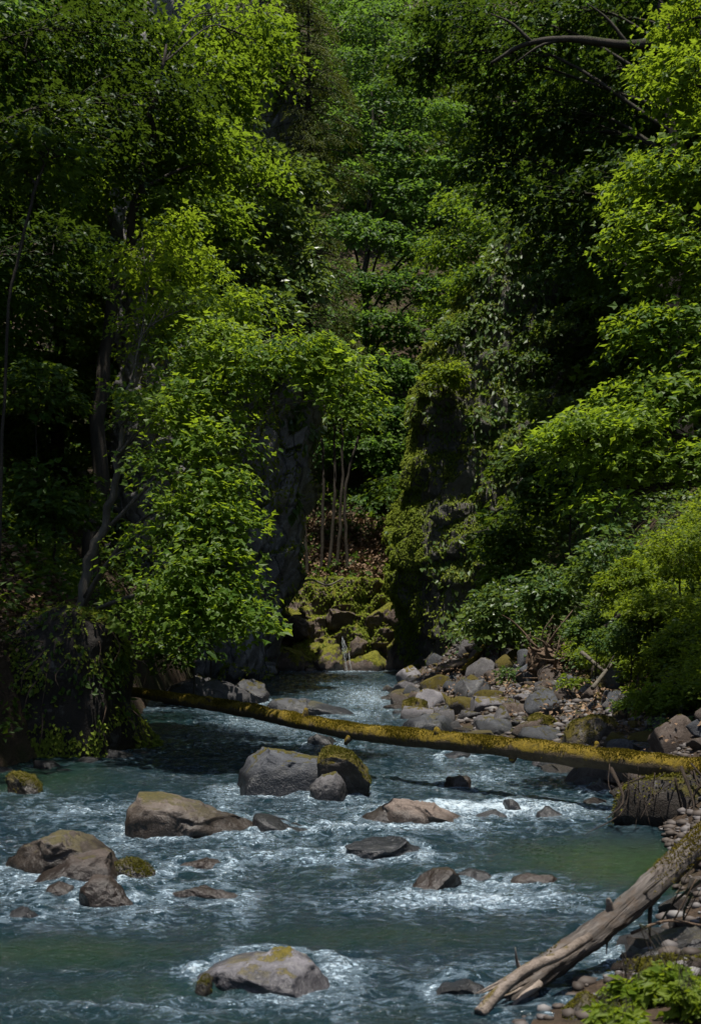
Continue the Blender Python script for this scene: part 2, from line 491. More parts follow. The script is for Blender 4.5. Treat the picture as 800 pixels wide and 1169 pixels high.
def outline_rock(name, label, cat, pts, mat, depth, seed, base=None, group=None, cuts=17, lo=.58, sub=5, rough=.06, flow=1.0, water=True, box=.72, lean=0.0):
    """a rock whose visible outline passes the photo points pts; it reaches under the water"""
    pts = np.array(pts, float)
    by = base if base is not None else wy(pts[:, 1].max())
    yc = by + depth * .75
    pts[:, 0] = pts[:, 0].mean() + (pts[:, 0] - pts[:, 0].mean()) * 1.02
    P = np.array([W(p[0], p[1], yc) for p in pts])[:, [0, 2]]
    zb = P[:, 1].min()
    x0, x1 = P[:, 0].min(), P[:, 0].max()
    w = x1 - x0
    P = np.vstack([P, [[x1 - .08 * w, zb - .22], [x0 + .08 * w, zb - .22]]])
    c = np.array([(x0 + x1) / 2, (zb + P[:, 1].max()) / 2 - .06])
    Q = P - c
    ang = np.arctan2(Q[:, 1], Q[:, 0])
    o_ = np.argsort(ang)
    ang, rad = ang[o_], np.hypot(Q[:, 0], Q[:, 1])[o_]
    U, T = rock_unit(seed, sub, cuts + 1, lo - .14, .84, rough)
    U = U / (np.linalg.norm(U, axis=1).mean() * 1.04)
    th = np.arctan2(U[:, 2], U[:, 0])
    xp, yp = Q[o_, 0], Q[o_, 1]
    # straight edges between outline points
    k = np.searchsorted(ang, th) % len(ang)
    a0, a1 = k - 1, k
    ex, ey = xp[a1] - xp[a0], yp[a1] - yp[a0]
    den = np.cos(th) * ey - np.sin(th) * ex
    r = (xp[a0] * ey - yp[a0] * ex) / np.where(np.abs(den) < 1e-6, 1e-6, den)
    r = np.clip(r, .02, rad.max() * 1.2)
    s = np.hypot(U[:, 0], U[:, 2])
    sp = s ** box * 1.12
    V = np.stack([r * np.cos(th) * sp, np.sign(U[:, 1]) * np.abs(U[:, 1]) ** .85 * depth, r * np.sin(th) * sp], -1)
    V[:, 1] += lean * V[:, 2]
    V[:, :] += (unit(V) * ((fbm(V * 5 / max(w, .2) + seed, 4, seed + 3) * .05 + (fbm(V * 11 / max(w, .2) + seed, 4, seed + 4, True) - .5) * .035) * w)[:, None])
    V[:, 0] = (V[:, 0] - V[:, 0].min()) / np.ptp(V[:, 0]) * (x1 - x0) + x0 - c[0]
    up = V[:, 2] > 0
    V[up, 2] *= (P[:, 1].max() - c[1]) / V[:, 2].max()
    loc = np.array([c[0], yc, c[1]])
    me = mesh(name, V, T, mat)
    ob = tag(put(name, me, None, loc), label, cat, group)
    if water:
        ROCKS.append((c[0], yc, w / 2, flow))
    return ob


RK = outline_rock
RK('boulder', 'big dark rounded boulder in midstream with a pale streak across its smooth face', 'boulder',
   [(266, 908), (270, 880), (285, 862), (310, 853), (345, 853), (375, 858), (398, 878), (402, 908)], M_SLATE, .42, 3, box=.8)
RK('boulder', 'ochre moss capped boulder at the right end of the midstream cluster', 'boulder',
   [(362, 910), (364, 866), (378, 853), (398, 856), (412, 874), (423, 892), (420, 910)], M_MOSSROCK, .28, 5, base=13.3)
RK('boulder', 'small pale egg-shaped stone leaning on the front of the midstream cluster', 'boulder',
   [(353, 914), (355, 898), (368, 886), (384, 881), (394, 893), (397, 914)], M_GREY, .2, 8, base=13.0, cuts=5, lo=.85)
RK('boulder', 'tan slanting boulder with a mossy crest and a brown front in the left stream', 'boulder',
   [(148, 950), (152, 925), (172, 906), (200, 905), (240, 914), (270, 930), (298, 950), (300, 956), (220, 957)], M_TAN, .5, 12, lo=.52)
RK('rock', 'long low dark rock trailing right of the tan boulder', 'rock',
   [(288, 950), (292, 930), (305, 931), (330, 940), (352, 944), (355, 952)], M_DARKROCK, .2, 14, cuts=8)
RK('boulder', 'broad rusty brown boulder with a ridged back at the left edge', 'boulder',
   [(3, 1008), (6, 982), (25, 965), (60, 953), (92, 951), (110, 962), (132, 985), (136, 1004)], M_TAN, .36, 17, lo=.52)
RK('boulder', 'wedge-shaped brown rock leaning on the front of the broad rusty boulder', 'boulder',
   [(30, 1009), (45, 993), (78, 976), (104, 970), (122, 984), (136, 1008)], M_TANWET, .18, 19, base=9.0)
RK('rock', 'low ochre moss covered rock behind the broad rusty boulder', 'rock',
   [(122, 1004), (126, 982), (142, 979), (165, 987), (177, 996), (176, 1005)], M_MOSSROCK, .14, 21)
RK('rock', 'smooth dark hump of rock in front of the broad rusty boulder', 'rock',
   [(90, 1034), (92, 1012), (103, 1000), (122, 1004), (142, 1020), (158, 1034)], M_TANWET, .15, 23, cuts=6, lo=.82)
RK('rock', 'little brown stone breaking the water left of the smooth dark hump', 'rock',
   [(50, 1024), (54, 1012), (66, 1006), (82, 1009), (90, 1024)], M_TANWET, .1, 25, sub=4)
RK('rock', 'flat black wet stone near the left edge in front of the broad boulder', 'rock',
   [(6, 1052), (10, 1042), (24, 1036), (40, 1040), (50, 1052)], M_DARKROCK, .1, 27, sub=4)
RK('rock', 'squat moss-topped rock standing by the dark left bank', 'rock',
   [(8, 909), (10, 888), (22, 880), (40, 882), (51, 896), (52, 909)], M_MOSSROCK, .2, 29)
RK('boulder', 'pale grey slab with a flat sunlit top upstream behind the mossy log', 'boulder',
   [(186, 806), (192, 780), (215, 769), (250, 768), (272, 773), (285, 786), (296, 806)], M_GREY, .55, 31, lo=.5)
RK('boulder', 'dark angular block on the right end of the pale upstream slab', 'boulder',
   [(246, 806), (256, 786), (272, 775), (290, 782), (308, 792), (307, 806)], M_DARKROCK, .4, 33, base=25.6)
RK('rock', 'long low dark slab in the rapids just beyond the mossy log', 'rock',
   [(302, 818), (308, 800), (335, 797), (370, 802), (404, 810), (413, 818)], M_SLATE, .35, 35, lo=.52)
RK('rock', 'small dark block in the rapids under the middle of the mossy log', 'rock',
   [(349, 852), (350, 839), (362, 837), (376, 842), (390, 852)], M_DARKROCK, .16, 37, sub=4)
RK('boulder', 'pale purplish boulder with ochre moss patches in the near foreground water', 'boulder',
   [(224, 1132), (232, 1106), (252, 1092), (284, 1085), (320, 1091), (352, 1103), (378, 1118), (390, 1134)], M_PALE, .34, 39, lo=.6)
RK('rock', 'small ochre mossy knob at the left foot of the pale foreground boulder', 'rock',
   [(220, 1132), (222, 1120), (232, 1114), (242, 1120), (244, 1132)], M_MOSSROCK, .05, 40, base=6.55, sub=4)
RK('rock', 'dark blue-grey flat rock awash in the middle of the stream', 'rock',
   [(394, 979), (397, 966), (420, 958), (448, 960), (478, 968), (487, 979)], M_SLATE, .2, 41, lo=.5)
RK('rock', 'wet pointed rock with spray over its left shoulder', 'rock',
   [(462, 1020), (480, 1004), (500, 994), (515, 992), (526, 1006), (528, 1021)], M_TANWET, .16, 43)
RK('rock', 'low dark rock behind the wet pointed one', 'rock',
   [(512, 1006), (520, 992), (540, 993), (560, 1002), (562, 1008)], M_DARKROCK, .13, 45, sub=4)
RK('rock', 'brown drowned stone with water sliding over it right of the pointed rock', 'rock',
   [(580, 1012), (586, 1002), (604, 997), (630, 1000), (646, 1012)], M_TANWET, .12, 47, cuts=4, lo=.86, sub=4)
RK('rock', 'dark rock awash beside the splintered end of the driftwood trunk', 'rock',
   [(488, 1138), (494, 1124), (520, 1120), (548, 1124), (562, 1138)], M_DARKROCK, .12, 49, sub=4)
RK('rock', 'long low sandy pink slab lying in midstream below the mossy log', 'rock',
   [(432, 938), (436, 918), (450, 911), (480, 917), (512, 925), (532, 934), (530, 941)], M_SAND, .26, 51, lo=.6)
RK('rock', 'low shelving stone awash on the left end of the sandy pink slab', 'rock',
   [(408, 938), (414, 926), (430, 920), (446, 924), (452, 938)], M_TANWET, .22, 53, sub=4)
RK('rock', 'small brown stone in the rapids just this side of the mossy log', 'rock',
   [(506, 901), (508, 890), (522, 885), (536, 889), (539, 901)], M_TANWET, .14, 55, sub=4)
RK('rock', 'lone small black pointed stone in the rapids right of the sandy pink slab', 'rock',
   [(574, 926), (577, 916), (585, 912), (592, 917), (597, 926)], M_DARKROCK, .1, 57, sub=4)
RK('rock', 'low black stone awash left of the lone pointed stone', 'rock',
   [(540, 936), (544, 928), (558, 924), (574, 929), (578, 936)], M_DARKROCK, .12, 59, sub=4)
RK('rock', 'low dark stone awash right of the lone pointed stone', 'rock',
   [(606, 936), (610, 926), (624, 921), (640, 926), (646, 936)], M_DARKROCK, .14, 61, sub=4)
RK('rock', 'long thin brown stone barely breaking the water right of the smooth dark hump', 'rock',
   [(190, 1028), (200, 1018), (230, 1012), (262, 1017), (282, 1026)], M_TANWET, .1, 63, sub=4)
RK('rock', 'knobbly dark stones edge awash below the tan boulder', 'rock',
   [(196, 992), (204, 984), (228, 980), (254, 984), (264, 992)], M_TANWET, .12, 65, sub=4)
RK('rock', 'half-drowned brown stone at the foot of the undercut right bank', 'rock',
   [(664, 906), (668, 894), (686, 888), (704, 892), (712, 906)], M_DARKROCK, .18, 67, sub=4)
RK('rock', 'small black stone in the rapids midway between log and undercut bank', 'rock',
   [(480, 936), (484, 928), (500, 924), (516, 929), (520, 936)], M_DARKROCK, .1, 69, base=12.4, sub=4)

# gravel bar on the right: the large stones one by one
B = dict(water=False, sub=4)
RK('boulder', 'large moss-capped boulder on the gravel bar right behind the log', 'boulder',
   [(640, 852), (642, 832), (655, 820), (680, 815), (700, 822), (712, 838), (712, 852)], M_MOSSROCK, .34, 101, base=16.2, **B)
RK('boulder', 'dark square-shouldered boulder on the outer gravel bar', 'boulder',
   [(518, 802), (520, 782), (532, 775), (552, 776), (564, 788), (564, 802)], M_DARKROCK, .35, 103, base=23.2, **B)
RK('boulder', 'long dark rock on the water edge of the gravel bar above the log', 'boulder',
   [(452, 836), (462, 822), (486, 815), (512, 820), (526, 834), (526, 838)], M_SLATE, .35, 105, base=19.6, water=True, sub=4)
RK('boulder', 'smooth blue-grey stone lying behind the log on the gravel bar', 'boulder',
   [(538, 838), (542, 822), (560, 815), (578, 822), (584, 838)], M_GREY, .28, 107, base=19.3, cuts=5, lo=.85, **B)
RK('boulder', 'pale domed stone at the top of the gravel bar below the root stump', 'boulder',
   [(562, 776), (566, 762), (582, 756), (598, 762), (602, 776)], M_PALE, .3, 109, base=25, cuts=5, lo=.85, **B)
RK('rock', 'round moss-tufted stone at the outermost tip of the gravel bar', 'rock',
   [(458, 812), (460, 800), (472, 796), (486, 801), (490, 812)], M_MOSSROCK, .25, 111, base=22.5, water=True, sub=4)
RK('rock', 'brown mossy stone left of the large moss-capped boulder', 'rock',
   [(596, 838), (600, 820), (614, 813), (630, 822), (634, 838)], M_MOSSROCK, .25, 113, base=18, **B)
RK('rock', 'white flat stone in the middle of the gravel bar', 'rock',
   [(590, 816), (594, 808), (612, 804), (632, 809), (636, 816)], M_PALE, .2, 115, base=20, **B)
RK('rock', 'tilted grey slab on the gravel bar right of the moss-capped boulder', 'rock',
   [(702, 826), (708, 806), (724, 798), (742, 808), (748, 826)], M_GREY, .25, 117, base=17.4, lo=.6, **B)
RK('rock', 'brown block under the leafy bank at the right edge of the gravel', 'rock',
   [(744, 834), (748, 818), (768, 812), (790, 818), (796, 834)], M_TANWET, .25, 119, base=16, **B)
RK('rock', 'dark stone half under the log in front of the gravel bar', 'rock',
   [(690, 862), (694, 846), (712, 842), (730, 850), (734, 862)], M_DARKROCK, .2, 121, base=14.6, **B)
RK('rock', 'low grey stone awash beneath the right half of the log', 'rock',
   [(500, 868), (506, 860), (520, 857), (536, 861), (540, 868)], M_SLATE, .15, 123, base=16.4, water=True, sub=4)

# bottom right corner
RK('rock', 'flat grey ledge stone beside the driftwood trunk at the bottom right', 'rock',
   [(690, 1104), (706, 1080), (740, 1068), (790, 1062), (830, 1070), (840, 1104)], M_GREY, .3, 131, base=7.05, water=True, sub=5)
RK('rock', 'second ledge stone with moss beneath the grey one at the bottom right', 'rock',
   [(690, 1130), (720, 1108), (770, 1098), (830, 1104), (836, 1130)], M_MOSSROCK, .22, 133, base=6.6, water=False)
RK('boulder', 'mossy brown stone below the driftwood trunk at the bottom edge', 'boulder',
   [(628, 1172), (640, 1148), (664, 1132), (684, 1138), (694, 1172)], M_MOSSROCK, .16, 135, base=6.05, water=True)
RK('rock', 'small dark mossy stone among the bottom right leaves', 'rock',
   [(684, 1172), (694, 1146), (716, 1138), (738, 1148), (744, 1172)], M_MOSSROCK, .14, 137, base=6.0, water=False)

# the many cobbles of the bar: eight shapes, copied
cob = []
for i in range(8):
    r = np.random.default_rng(400 + i)
    V, T = rock_unit(500 + i, 3, 15, .42, .8, .07)
    V = V * np.array([r.uniform(.8, 1.25), r.uniform(.7, 1.0), r.uniform(.5, .85)]) * 1.3
    cob.append(V), cob.append(T)
CM = [(M_GREY, 'grey cobble, one of the many heaped on the gravel bar behind the mossy log'),
      (M_SLATE, 'bluish slate cobble, one of the many on the gravel bar behind the mossy log'),
      (M_TANWET, 'rusty brown cobble, one of the many on the gravel bar behind the mossy log'),
      (M_PALE, 'whitish cobble, one of several lying on the gravel bar behind the mossy log'),
      (M_MOSSROCK, 'mossy cobble, one of several on the gravel bar behind the mossy log')]
protos = {}
cnt = 0
tries = 0
placed = []
cr = random.Random(5)
while cnt < 260 and tries < 6000:
    tries += 1
    y = cr.uniform(12.5, 33)
    xr, xt = np.interp(y, _Y, _XR), np.interp(y, _Y, _XT)
    x = cr.uniform(xr - .25, xt + .25)
    px = x / y * F + HX
    if px > 815:
        continue
    s = cr.choice([.07, .09, .12, .15, .19, .26]) * (1 + (y - 15) * .022)
    if any((x - a) ** 2 + (y - b) ** 2 < (.68 * (s + c)) ** 2 for a, b, c in placed):
        continue
    placed.append((x, y, s))
    k = cr.choice([0, 0, 1, 1, 2, 2, 2, 4, 4, 3])
    v = cr.randrange(8)
    z = max(gz(x, y), -.05)
    if (k, v) not in protos:
        me = mesh('cobble', cob[2 * v], cob[2 * v + 1], CM[k][0])
        o = tag(put('cobble', me), CM[k][1], 'cobble', 'cobbles of the gravel bar')
        protos[(k, v)] = o
    else:
        o = protos[(k, v)].copy()
        COL.objects.link(o)
    o.location = (x, y, z + s * .18)
    o.rotation_euler = (cr.uniform(-.25, .25), cr.uniform(-.25, .25), cr.uniform(0, 6.28))
    o.scale = (s, s, s)
    cnt += 1
# the grit and pebbles between them
def gravel():
    r = np.random.default_rng(77)
    n = 9000
    Y = 6 + 28 * r.random(n) ** 1.1
    xr, xt = np.interp(Y, _Y, _XR), np.interp(Y, _Y, _XT)
    X = xr - .2 + (xt - xr + .6) * r.random(n)
    Z = np.maximum(ground(X, Y), -.06)
    V0, T0 = rock_unit(900, 1, 5, .7, .95, .02)
    sz = (.012 + .05 * r.random(n) ** 2.2) * (1 + np.maximum(Y - 12, 0) * .03)
    th = r.uniform(0, 6.28, n)
    c_, s_ = np.cos(th), np.sin(th)
    sc_ = np.stack([r.uniform(.7, 1.4, n), r.uniform(.7, 1.2, n), r.uniform(.4, .8, n)], -1)
    A = V0[None] * sc_[:, None]
    V = np.stack([A[..., 0] * c_[:, None] - A[..., 1] * s_[:, None], A[..., 0] * s_[:, None] + A[..., 1] * c_[:, None], A[..., 2]], -1) * sz[:, None, None]
    V = V + np.stack([X, Y, Z + sz * .2], -1)[:, None]
    T = (np.arange(n)[:, None, None] * len(V0) + T0[None]).reshape(-1, 3)
    o = put('gravel', mesh('gravel', V.reshape(-1, 3), T, M_PEBBLE, {'tint': np.repeat(r.random(n), len(V0))}))
    o['kind'] = 'stuff'


m, nt, out = newmat('pebble')
at = N(nt, 'ShaderNodeAttribute', attribute_name='tint').outputs[2]
p = N(nt, 'ShaderNodeBsdfPrincipled', {'Base Color': ramp(nt, at, [(0, (.022, .015, .010)), (.45, (.060, .046, .037)), (.8, (.090, .080, .078)), (1, (.15, .142, .138))]), 'Roughness': .75})
nt.links.new(p.outputs[0], out.inputs[0])
M_PEBBLE = m
gravel()

# loose stones on the near right shore and at the foot of the left bank
for (n_, lab, mt, spots) in (
        ('shore_stone', 'fist-sized wet stone, one of those strewn at the near right water edge', M_TANWET,
         [(.9, 6.5, .07), (1.1, 6.75, .09), (1.35, 6.9, .08), (1.5, 7.3, .1), (1.75, 7.6, .08), (1.9, 8.2, .12), (2.1, 8.6, .1), (2.3, 9.2, .13), (1.3, 6.35, .06), (1.6, 6.6, .08), (1.85, 7.05, .1), (2.2, 7.7, .12)]),
        ('bank_stone', 'dark stone, one of those lying along the foot of the shadowed left bank', M_DARKROCK,
         [(-3.7, 15.2, .16), (-3.35, 15.7, .2), (-3.0, 16.2, .17), (-2.75, 16.7, .22), (-3.6, 14.4, .12), (-3.1, 15.4, .1), (-2.55, 17.1, .15), (-3.75, 13.8, .14)])):
    first = None
    for i, (x, y, s) in enumerate(spots):
        if first is None:
            first = o = tag(put(n_, mesh(n_, cob[4], cob[5], mt)), lab, 'stone', n_.replace('_', ' ') + 's')
        else:
            o = first.copy()
            COL.objects.link(o)
        o.location = (x, y, max(gz(x, y), -.04) + s * .15)
        o.rotation_euler = (i * .7 % .4, i * .37 % .3, i * 1.9)
        o.scale = (s, s * .9, s)
        ROCKS.append((x, y, s, .5))


# ------------------------------------------------------------------ the river
def river():
    ys = []
    y = 3.2
    while y < 40.4:
        ys.append(y)
        y += .018 + .0019 * y * (1 if y > 8 else .8)
    ys = np.concatenate([np.linspace(-28, 3.1, 50), ys])
    xs = np.linspace(-5.2, 4.0, 520)
    X, Y = np.meshgrid(xs, ys)
    X, Y = X.ravel(), Y.ravel()
    turb = np.clip(.45 + 1.1 * fbm(xyz(X * .55, Y * .30, 8.8), 3, 31), 0, 1.2)
    calm = np.zeros_like(X)
    for (cx, cy, rx, ry, a) in ((2.0, 9.8, .9, .95, .9), (-1.5, 7.3, .8, .35, .55), (-.9, 6.6, .8, .22, .4), (.1, 7.7, .9, .3, .35), (-3.3, 14.6, .8, 1.6, .5), (-3.5, 21, .9, 3, .4), (.6, 9.4, .7, .4, .2), (-.6, 6.1, 1.2, .5, .2)):
        calm = np.maximum(calm, a * np.exp(-((X - cx) / rx) ** 2 - ((Y - cy) / ry) ** 2))
    foam = np.zeros_like(X)
    for (cx, cy, rx, ry, a) in ((1.1, 12.4, 1.3, .55, .75), (.3, 11.4, 1.0, .35, .55), (-.9, 21.5, 1.2, 2.4, .45), (1.2, 14.5, .9, .8, .35), (-2.3, 12.2, .6, .6, .3),
                                (-1.9, 8.4, .6, .4, .25), (.7, 8.6, .9, .3, .6), (-.2, 10.0, 1.1, .35, .4), (0.2, 38.6, 2.0, .9, 1.0), (.4, 27, .8, 4, .5), (.9, 9.0, .7, .25, .5), (-.3, 6.4, 1.0, .25, .35), (.7, 7.0, .5, .2, .3)):
        foam = np.maximum(foam, a * np.exp(-((X - cx) / rx) ** 2 - ((Y - cy) / ry) ** 2))
    bump = np.zeros_like(X)
    for (rx, ry, r, f) in ROCKS:
        dx, dy = X - rx, Y - ry
        k = (np.abs(dx) < 3.5 * r + .5) & (np.abs(dy) < 5 * r + 1.2)
        if not k.any():
            continue
        dxx, dyy = dx[k], dy[k]
        d = np.hypot(dxx / (r * 1.1), dyy / (r * .95))
        ring = np.exp(-((d - 1.0) / .26) ** 2) * .40 * f
        wake = np.exp(-(np.abs(np.abs(dxx) - r * .95) / (r * .45)) ** 2) * np.exp(-np.maximum(-dyy, 0) / (3 * r + .2)) * (dyy < r * .3) * .48 * f
        foam[k] = np.maximum(foam[k], np.maximum(ring, wake))
        bump[k] = np.maximum(bump[k], np.exp(-(dxx / (r * 1.2)) ** 2 - ((dyy - r * 1.1) / (r * .6)) ** 2) * .05 * f)
    amp = np.clip(.35 + .75 * turb + .5 * foam, .15, 1.6) * (1 - .8 * calm)
    big = fbm(xyz(X * .8, Y * 1.3, 0), 2, 41)
    mid = fbm(xyz(X * 2.2 + big, Y * 3.6, 4), 3, 43, True)
    sml = fbm(xyz(X * 7.5, Y * 10, 9), 3, 47)
    h = amp * (.075 * big + .075 * (mid - .45) + .040 * sml) + bump
    crest = np.clip((mid - .55) * 2.2, 0, 1)
    fo = .06 + foam * .9 + .40 * turb * crest + .2 * sml - .40 * calm
    fo = np.clip(fo, 0, 1)
    sh = np.clip(calm * 1.15 + .35 * np.clip(fbm(xyz(X * .6, Y * .9, 2), 3, 53), 0, 1) - .5 * foam, 0, 1)
    V = np.stack([X, Y, h], -1)
    nx, ny = len(xs), len(ys)
    i = (np.arange(ny - 1)[:, None] * nx + np.arange(nx - 1)[None]).ravel()
    T = np.stack([i, i + 1, i + nx + 1, i + nx], -1)
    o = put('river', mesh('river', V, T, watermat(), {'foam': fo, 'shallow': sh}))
    o['kind'] = 'structure'


river()


# ------------------------------------------------------------------ cliffs
def cliff(name, label, cat, rows, Yf, depth, mat, seed, amp=.35, nz=120, na=110, sq=.55, lean=0.0, shelf=0.0, strata=.5):
    """rows: (photo y, left photo x, right photo x); Yf distance of the face"""
    rows = np.array(sorted(rows, key=lambda r: -r[0]), float)
    pyi = np.linspace(rows[0, 0], rows[-1, 0], nz)
    xl = np.interp(-pyi, -rows[:, 0], rows[:, 1])
    xr = np.interp(-pyi, -rows[:, 0], rows[:, 2])
    th = np.arange(na) * 2 * math.pi / na
    cx, cy = np.sign(np.cos(th)) * np.abs(np.cos(th)) ** sq, np.sign(np.sin(th)) * np.abs(np.sin(th)) ** sq
    V = []
    for py, a, b in zip(pyi, xl, xr):
        yc = Yf + depth / 2
        A, Bq = W(a, py, yc), W(b, py, yc)
        c, hw = (A + Bq) / 2, (Bq[0] - A[0]) / 2
        V.append(np.stack([c[0] + hw * cx, yc + depth / 2 * cy + lean * (c[2]), np.full(na, c[2])], -1))
    c = (V[-1].mean(0))[None]
    V = np.concatenate(V + [c])
    i = np.arange(nz - 1)[:, None] * na
    j = np.arange(na)[None]
    j2 = (j + 1) % na
    a, b, cc, d = i + j, i + j2, i + na + j2, i + na + j
    T = np.concatenate([np.stack([a, b, cc], -1).reshape(-1, 3), np.stack([a, cc, d], -1).reshape(-1, 3),
                        np.array([[nz * na, (nz - 1) * na + q, (nz - 1) * na + (q + 1) % na] for q in range(na)])])
    ctr = np.array([V[:, 0].mean(), V[:, 1].mean(), 0])
    out = V - ctr
    out[:, 2] *= .15
    n = unit(out)
    q = V * np.array([1, 1, .55])
    st_ = (V[:, 2] * .55 - V[:, 0] * .9 + V[:, 1] * .5 + fbm(q * .8, 3, seed + 31) * 1.3) * 1.1 % 1.0
    disp = amp * ((st_ ** 1.5 - .4) * strata + fbm(q * .55, 3, seed) * 1.1 + (fbm(q * np.array([2.6, 2.6, 1.5]), 3, seed + 11, True) - .5) * .35 + (fbm(q * 1.3, 4, seed + 3, True) - .4) * .55 + fbm(q * 4.5, 3, seed + 7) * .18)
    if shelf:
        bl = fbm(np.stack([V[:, 0] * .9, V[:, 1] * .9, V[:, 2] * 1.0], -1), 2, seed + 21)
        ph = (V[:, 2] * .95 + bl * 1.6) % 1.0
        disp += shelf * (1 - ph) ** .6 * np.clip(.6 + 1.5 * bl, 0, 1.3)
    disp[-1] = 0
    V = V + n * disp[:, None]
    loc = np.array([ctr[0], ctr[1], 0])
    o = tag(put(name, mesh(name, V - loc, T, mat), None, loc), label, cat)
    return o, V, T, loc


# ------------------------------------------------------------------ leaves
L_MAPLE = (np.array([(0, 0, 0), (.34, .50, .05), (.52, .20, .03), (1, 0, -.14), (.52, -.20, .03), (.34, -.50, .05)]), np.array([(0, 2, 1), (0, 3, 2), (0, 4, 3), (0, 5, 4)]))
L_OVAL = (np.array([(0, 0, 0), (.45, .30, .07), (1, 0, -.10), (.45, -.30, .07)]), np.array([(0, 2, 1), (0, 3, 2)]))
L_NEEDLE = (np.array([(0, 0, 0), (.4, .09, .02), (1, 0, -.05), (.4, -.09, .02)]), np.array([(0, 2, 1), (0, 3, 2)]))
L_BLADE = (np.array([(0, .05, 0), (0, -.05, 0), (.6, .04, .1), (.6, -.04, .1), (1, 0, -.05)]), np.array([(0, 1, 3), (0, 3, 2), (2, 3, 4)]))


def leaves(g, P, Fw, Nn, size, tint, tpl):
    """place one leaf at every P, pointing along Fw, facing Nn"""
    Fw = unit(Fw)
    S = unit(np.cross(Nn, Fw))
    Nn = np.cross(Fw, S)
    tv, tt = tpl
    V = P[:, None] + size[:, None, None] * (tv[None, :, 0:1] * Fw[:, None] + tv[None, :, 1:2] * S[:, None] + tv[None, :, 2:3] * Nn[:, None])
    k = len(tv)
    T = (np.arange(len(P))[:, None, None] * k + tt[None]).reshape(-1, 3)
    g.add(V.reshape(-1, 3), T, np.repeat(np.clip(tint, 0, 1), k))


UP = np.array([0, 0, 1.0])


def sprays(g, C, D, L, m, size, r, tpl, tint0, flat=.22, droop=.3, width=.55, wild=.5):
    n = len(C)
    D = unit(D)
    S = unit(np.cross(D, UP + .001))
    U = np.cross(S, D)
    u = r.random((n, m)) ** .75
    v = r.uniform(-1, 1, (n, m)) * (1.05 - .65 * u) * width
    Lm = L[:, None, None]
    P = C[:, None] + D[:, None] * (u[..., None] * Lm) + S[:, None] * (v[..., None] * Lm) + U[:, None] * (r.normal(0, flat * .4, (n, m, 1)) * Lm)
    P = P - UP * (droop * (u ** 2 + .5 * v ** 2)[..., None] * Lm)
    Fw = D[:, None] * .7 + S[:, None] * (np.sign(v) * .8)[..., None] + r.normal(0, .35, (n, m, 3)) - UP * .25
    Nn = UP + D[:, None] * .5 + r.normal(0, wild, (n, m, 3))
    sz = size * r.uniform(.65, 1.25, (n, 1)) * r.uniform(.5, 1.3, (n, m))
    ti = tint0[:, None] + r.normal(0, .22, (n, m))
    leaves(g, P.reshape(-1, 3), Fw.reshape(-1, 3), Nn.reshape(-1, 3), sz.ravel(), ti.ravel(), tpl)


def in_blob(r, n, c, R, inner=.35):
    d = unit(r.normal(size=(n, 3)))
    rad = (inner + (1 - inner) * r.random(n)) ** .6
    return np.asarray(c) + d * rad[:, None] * np.asarray(R), d


def tree(name, label, cat, path, r0, blobs, seed, leafmat_, bark=None, tpl=L_MAPLE, size=.12, m=26, slen=.75, group=None, limbs=True, flat=.22, droop=.3, r1=.02, wild=.5, width=.55, thick=1.0, every=1):
    """path: trunk points from the ground up; blobs: (centre, radii, number of leaf sprays)"""
    r = np.random.default_rng(seed)
    path = np.asarray(path, float)
    base = path[0].copy()
    t = thing(name, label, cat, base, group)
    TP = spline(path, 26)
    TP[1:-1] += r.normal(0, r0 * .25, (24, 3)) * np.array([1, 1, .2])
    gt, gc = Geo(), Geo()
    rr = np.linspace(1, 0, 26) ** .8 * (r0 - r1) + r1
    rr[0] *= 1.35
    gt.add(*tube(TP, rr, 9, .25, seed))
    for bi, (c, R, n) in enumerate(blobs):
        c, R = np.asarray(c, float), np.asarray(R, float)
        pos, d = in_blob(r, n, c, R)
        d2 = np.hypot(TP[:, 0] - c[0], TP[:, 1] - c[1])
        k = int(np.clip(np.argmin(np.abs(TP[:, 2] - (c[2] - .35 * d2 - .2))), 3, 24))
        st = TP[k]
        if limbs and bi % every == 0:
            mid = (st + c) / 2 + UP * .12 * np.linalg.norm(c - st) + r.normal(0, .12, 3)
            LP = spline([st, mid, c], 12)
            gt.add(*tube(LP, np.linspace(max(rr[k] * .5, .018 * thick), .012 * thick, 12), 6, .2, seed))
            for q in range(min(n, 14)):
                b = LP[r.integers(5, 12)]
                TW = spline([b, (b + pos[q]) / 2 + UP * .06, pos[q]], 5)
                gt.add(*tube(TW, np.linspace(.011, .004, 5) * thick, 4, 0, seed, False))
        ax = pos - np.array([st[0], st[1], 0])
        out = unit(np.stack([ax[:, 0], ax[:, 1], np.zeros(n)], -1)) * .9 + d * .6
        out[:, 2] = out[:, 2] * .35 + r.normal(0, .15, n)
        out = out + r.normal(0, .35, (n, 3)) * np.array([1, 1, .3])
        L = slen * r.uniform(.6, 1.3, n)
        sprays(gc, pos - unit(out) * (L * .4)[:, None], out, L, m, size, r, tpl, .45 + r.normal(0, .2) + r.normal(0, .15, n), flat, droop, width, wild)
    put('trunk', gt.mesh('trunk', bark or M_BARK, base), t)
    put('crown', gc.mesh('crown', leafmat_, base, False), t)
    return t


def on_ground(x, y, sink=.25):
    return np.array([x, y, gz(x, y) - sink])


SLANT = 0.0        # how far a hanging crown leans back up its slope


def B_(px, py, Y, rx, rz, n, ry=None):
    """a crown mass centred at a photo point, radii in photo pixels"""
    Y = Y + SLANT * (350 - py) / F * Y
    s = Y / F
    return (W(px, py, Y), (rx * s, (ry if ry else rx * 1.0) * s, rz * s), n)


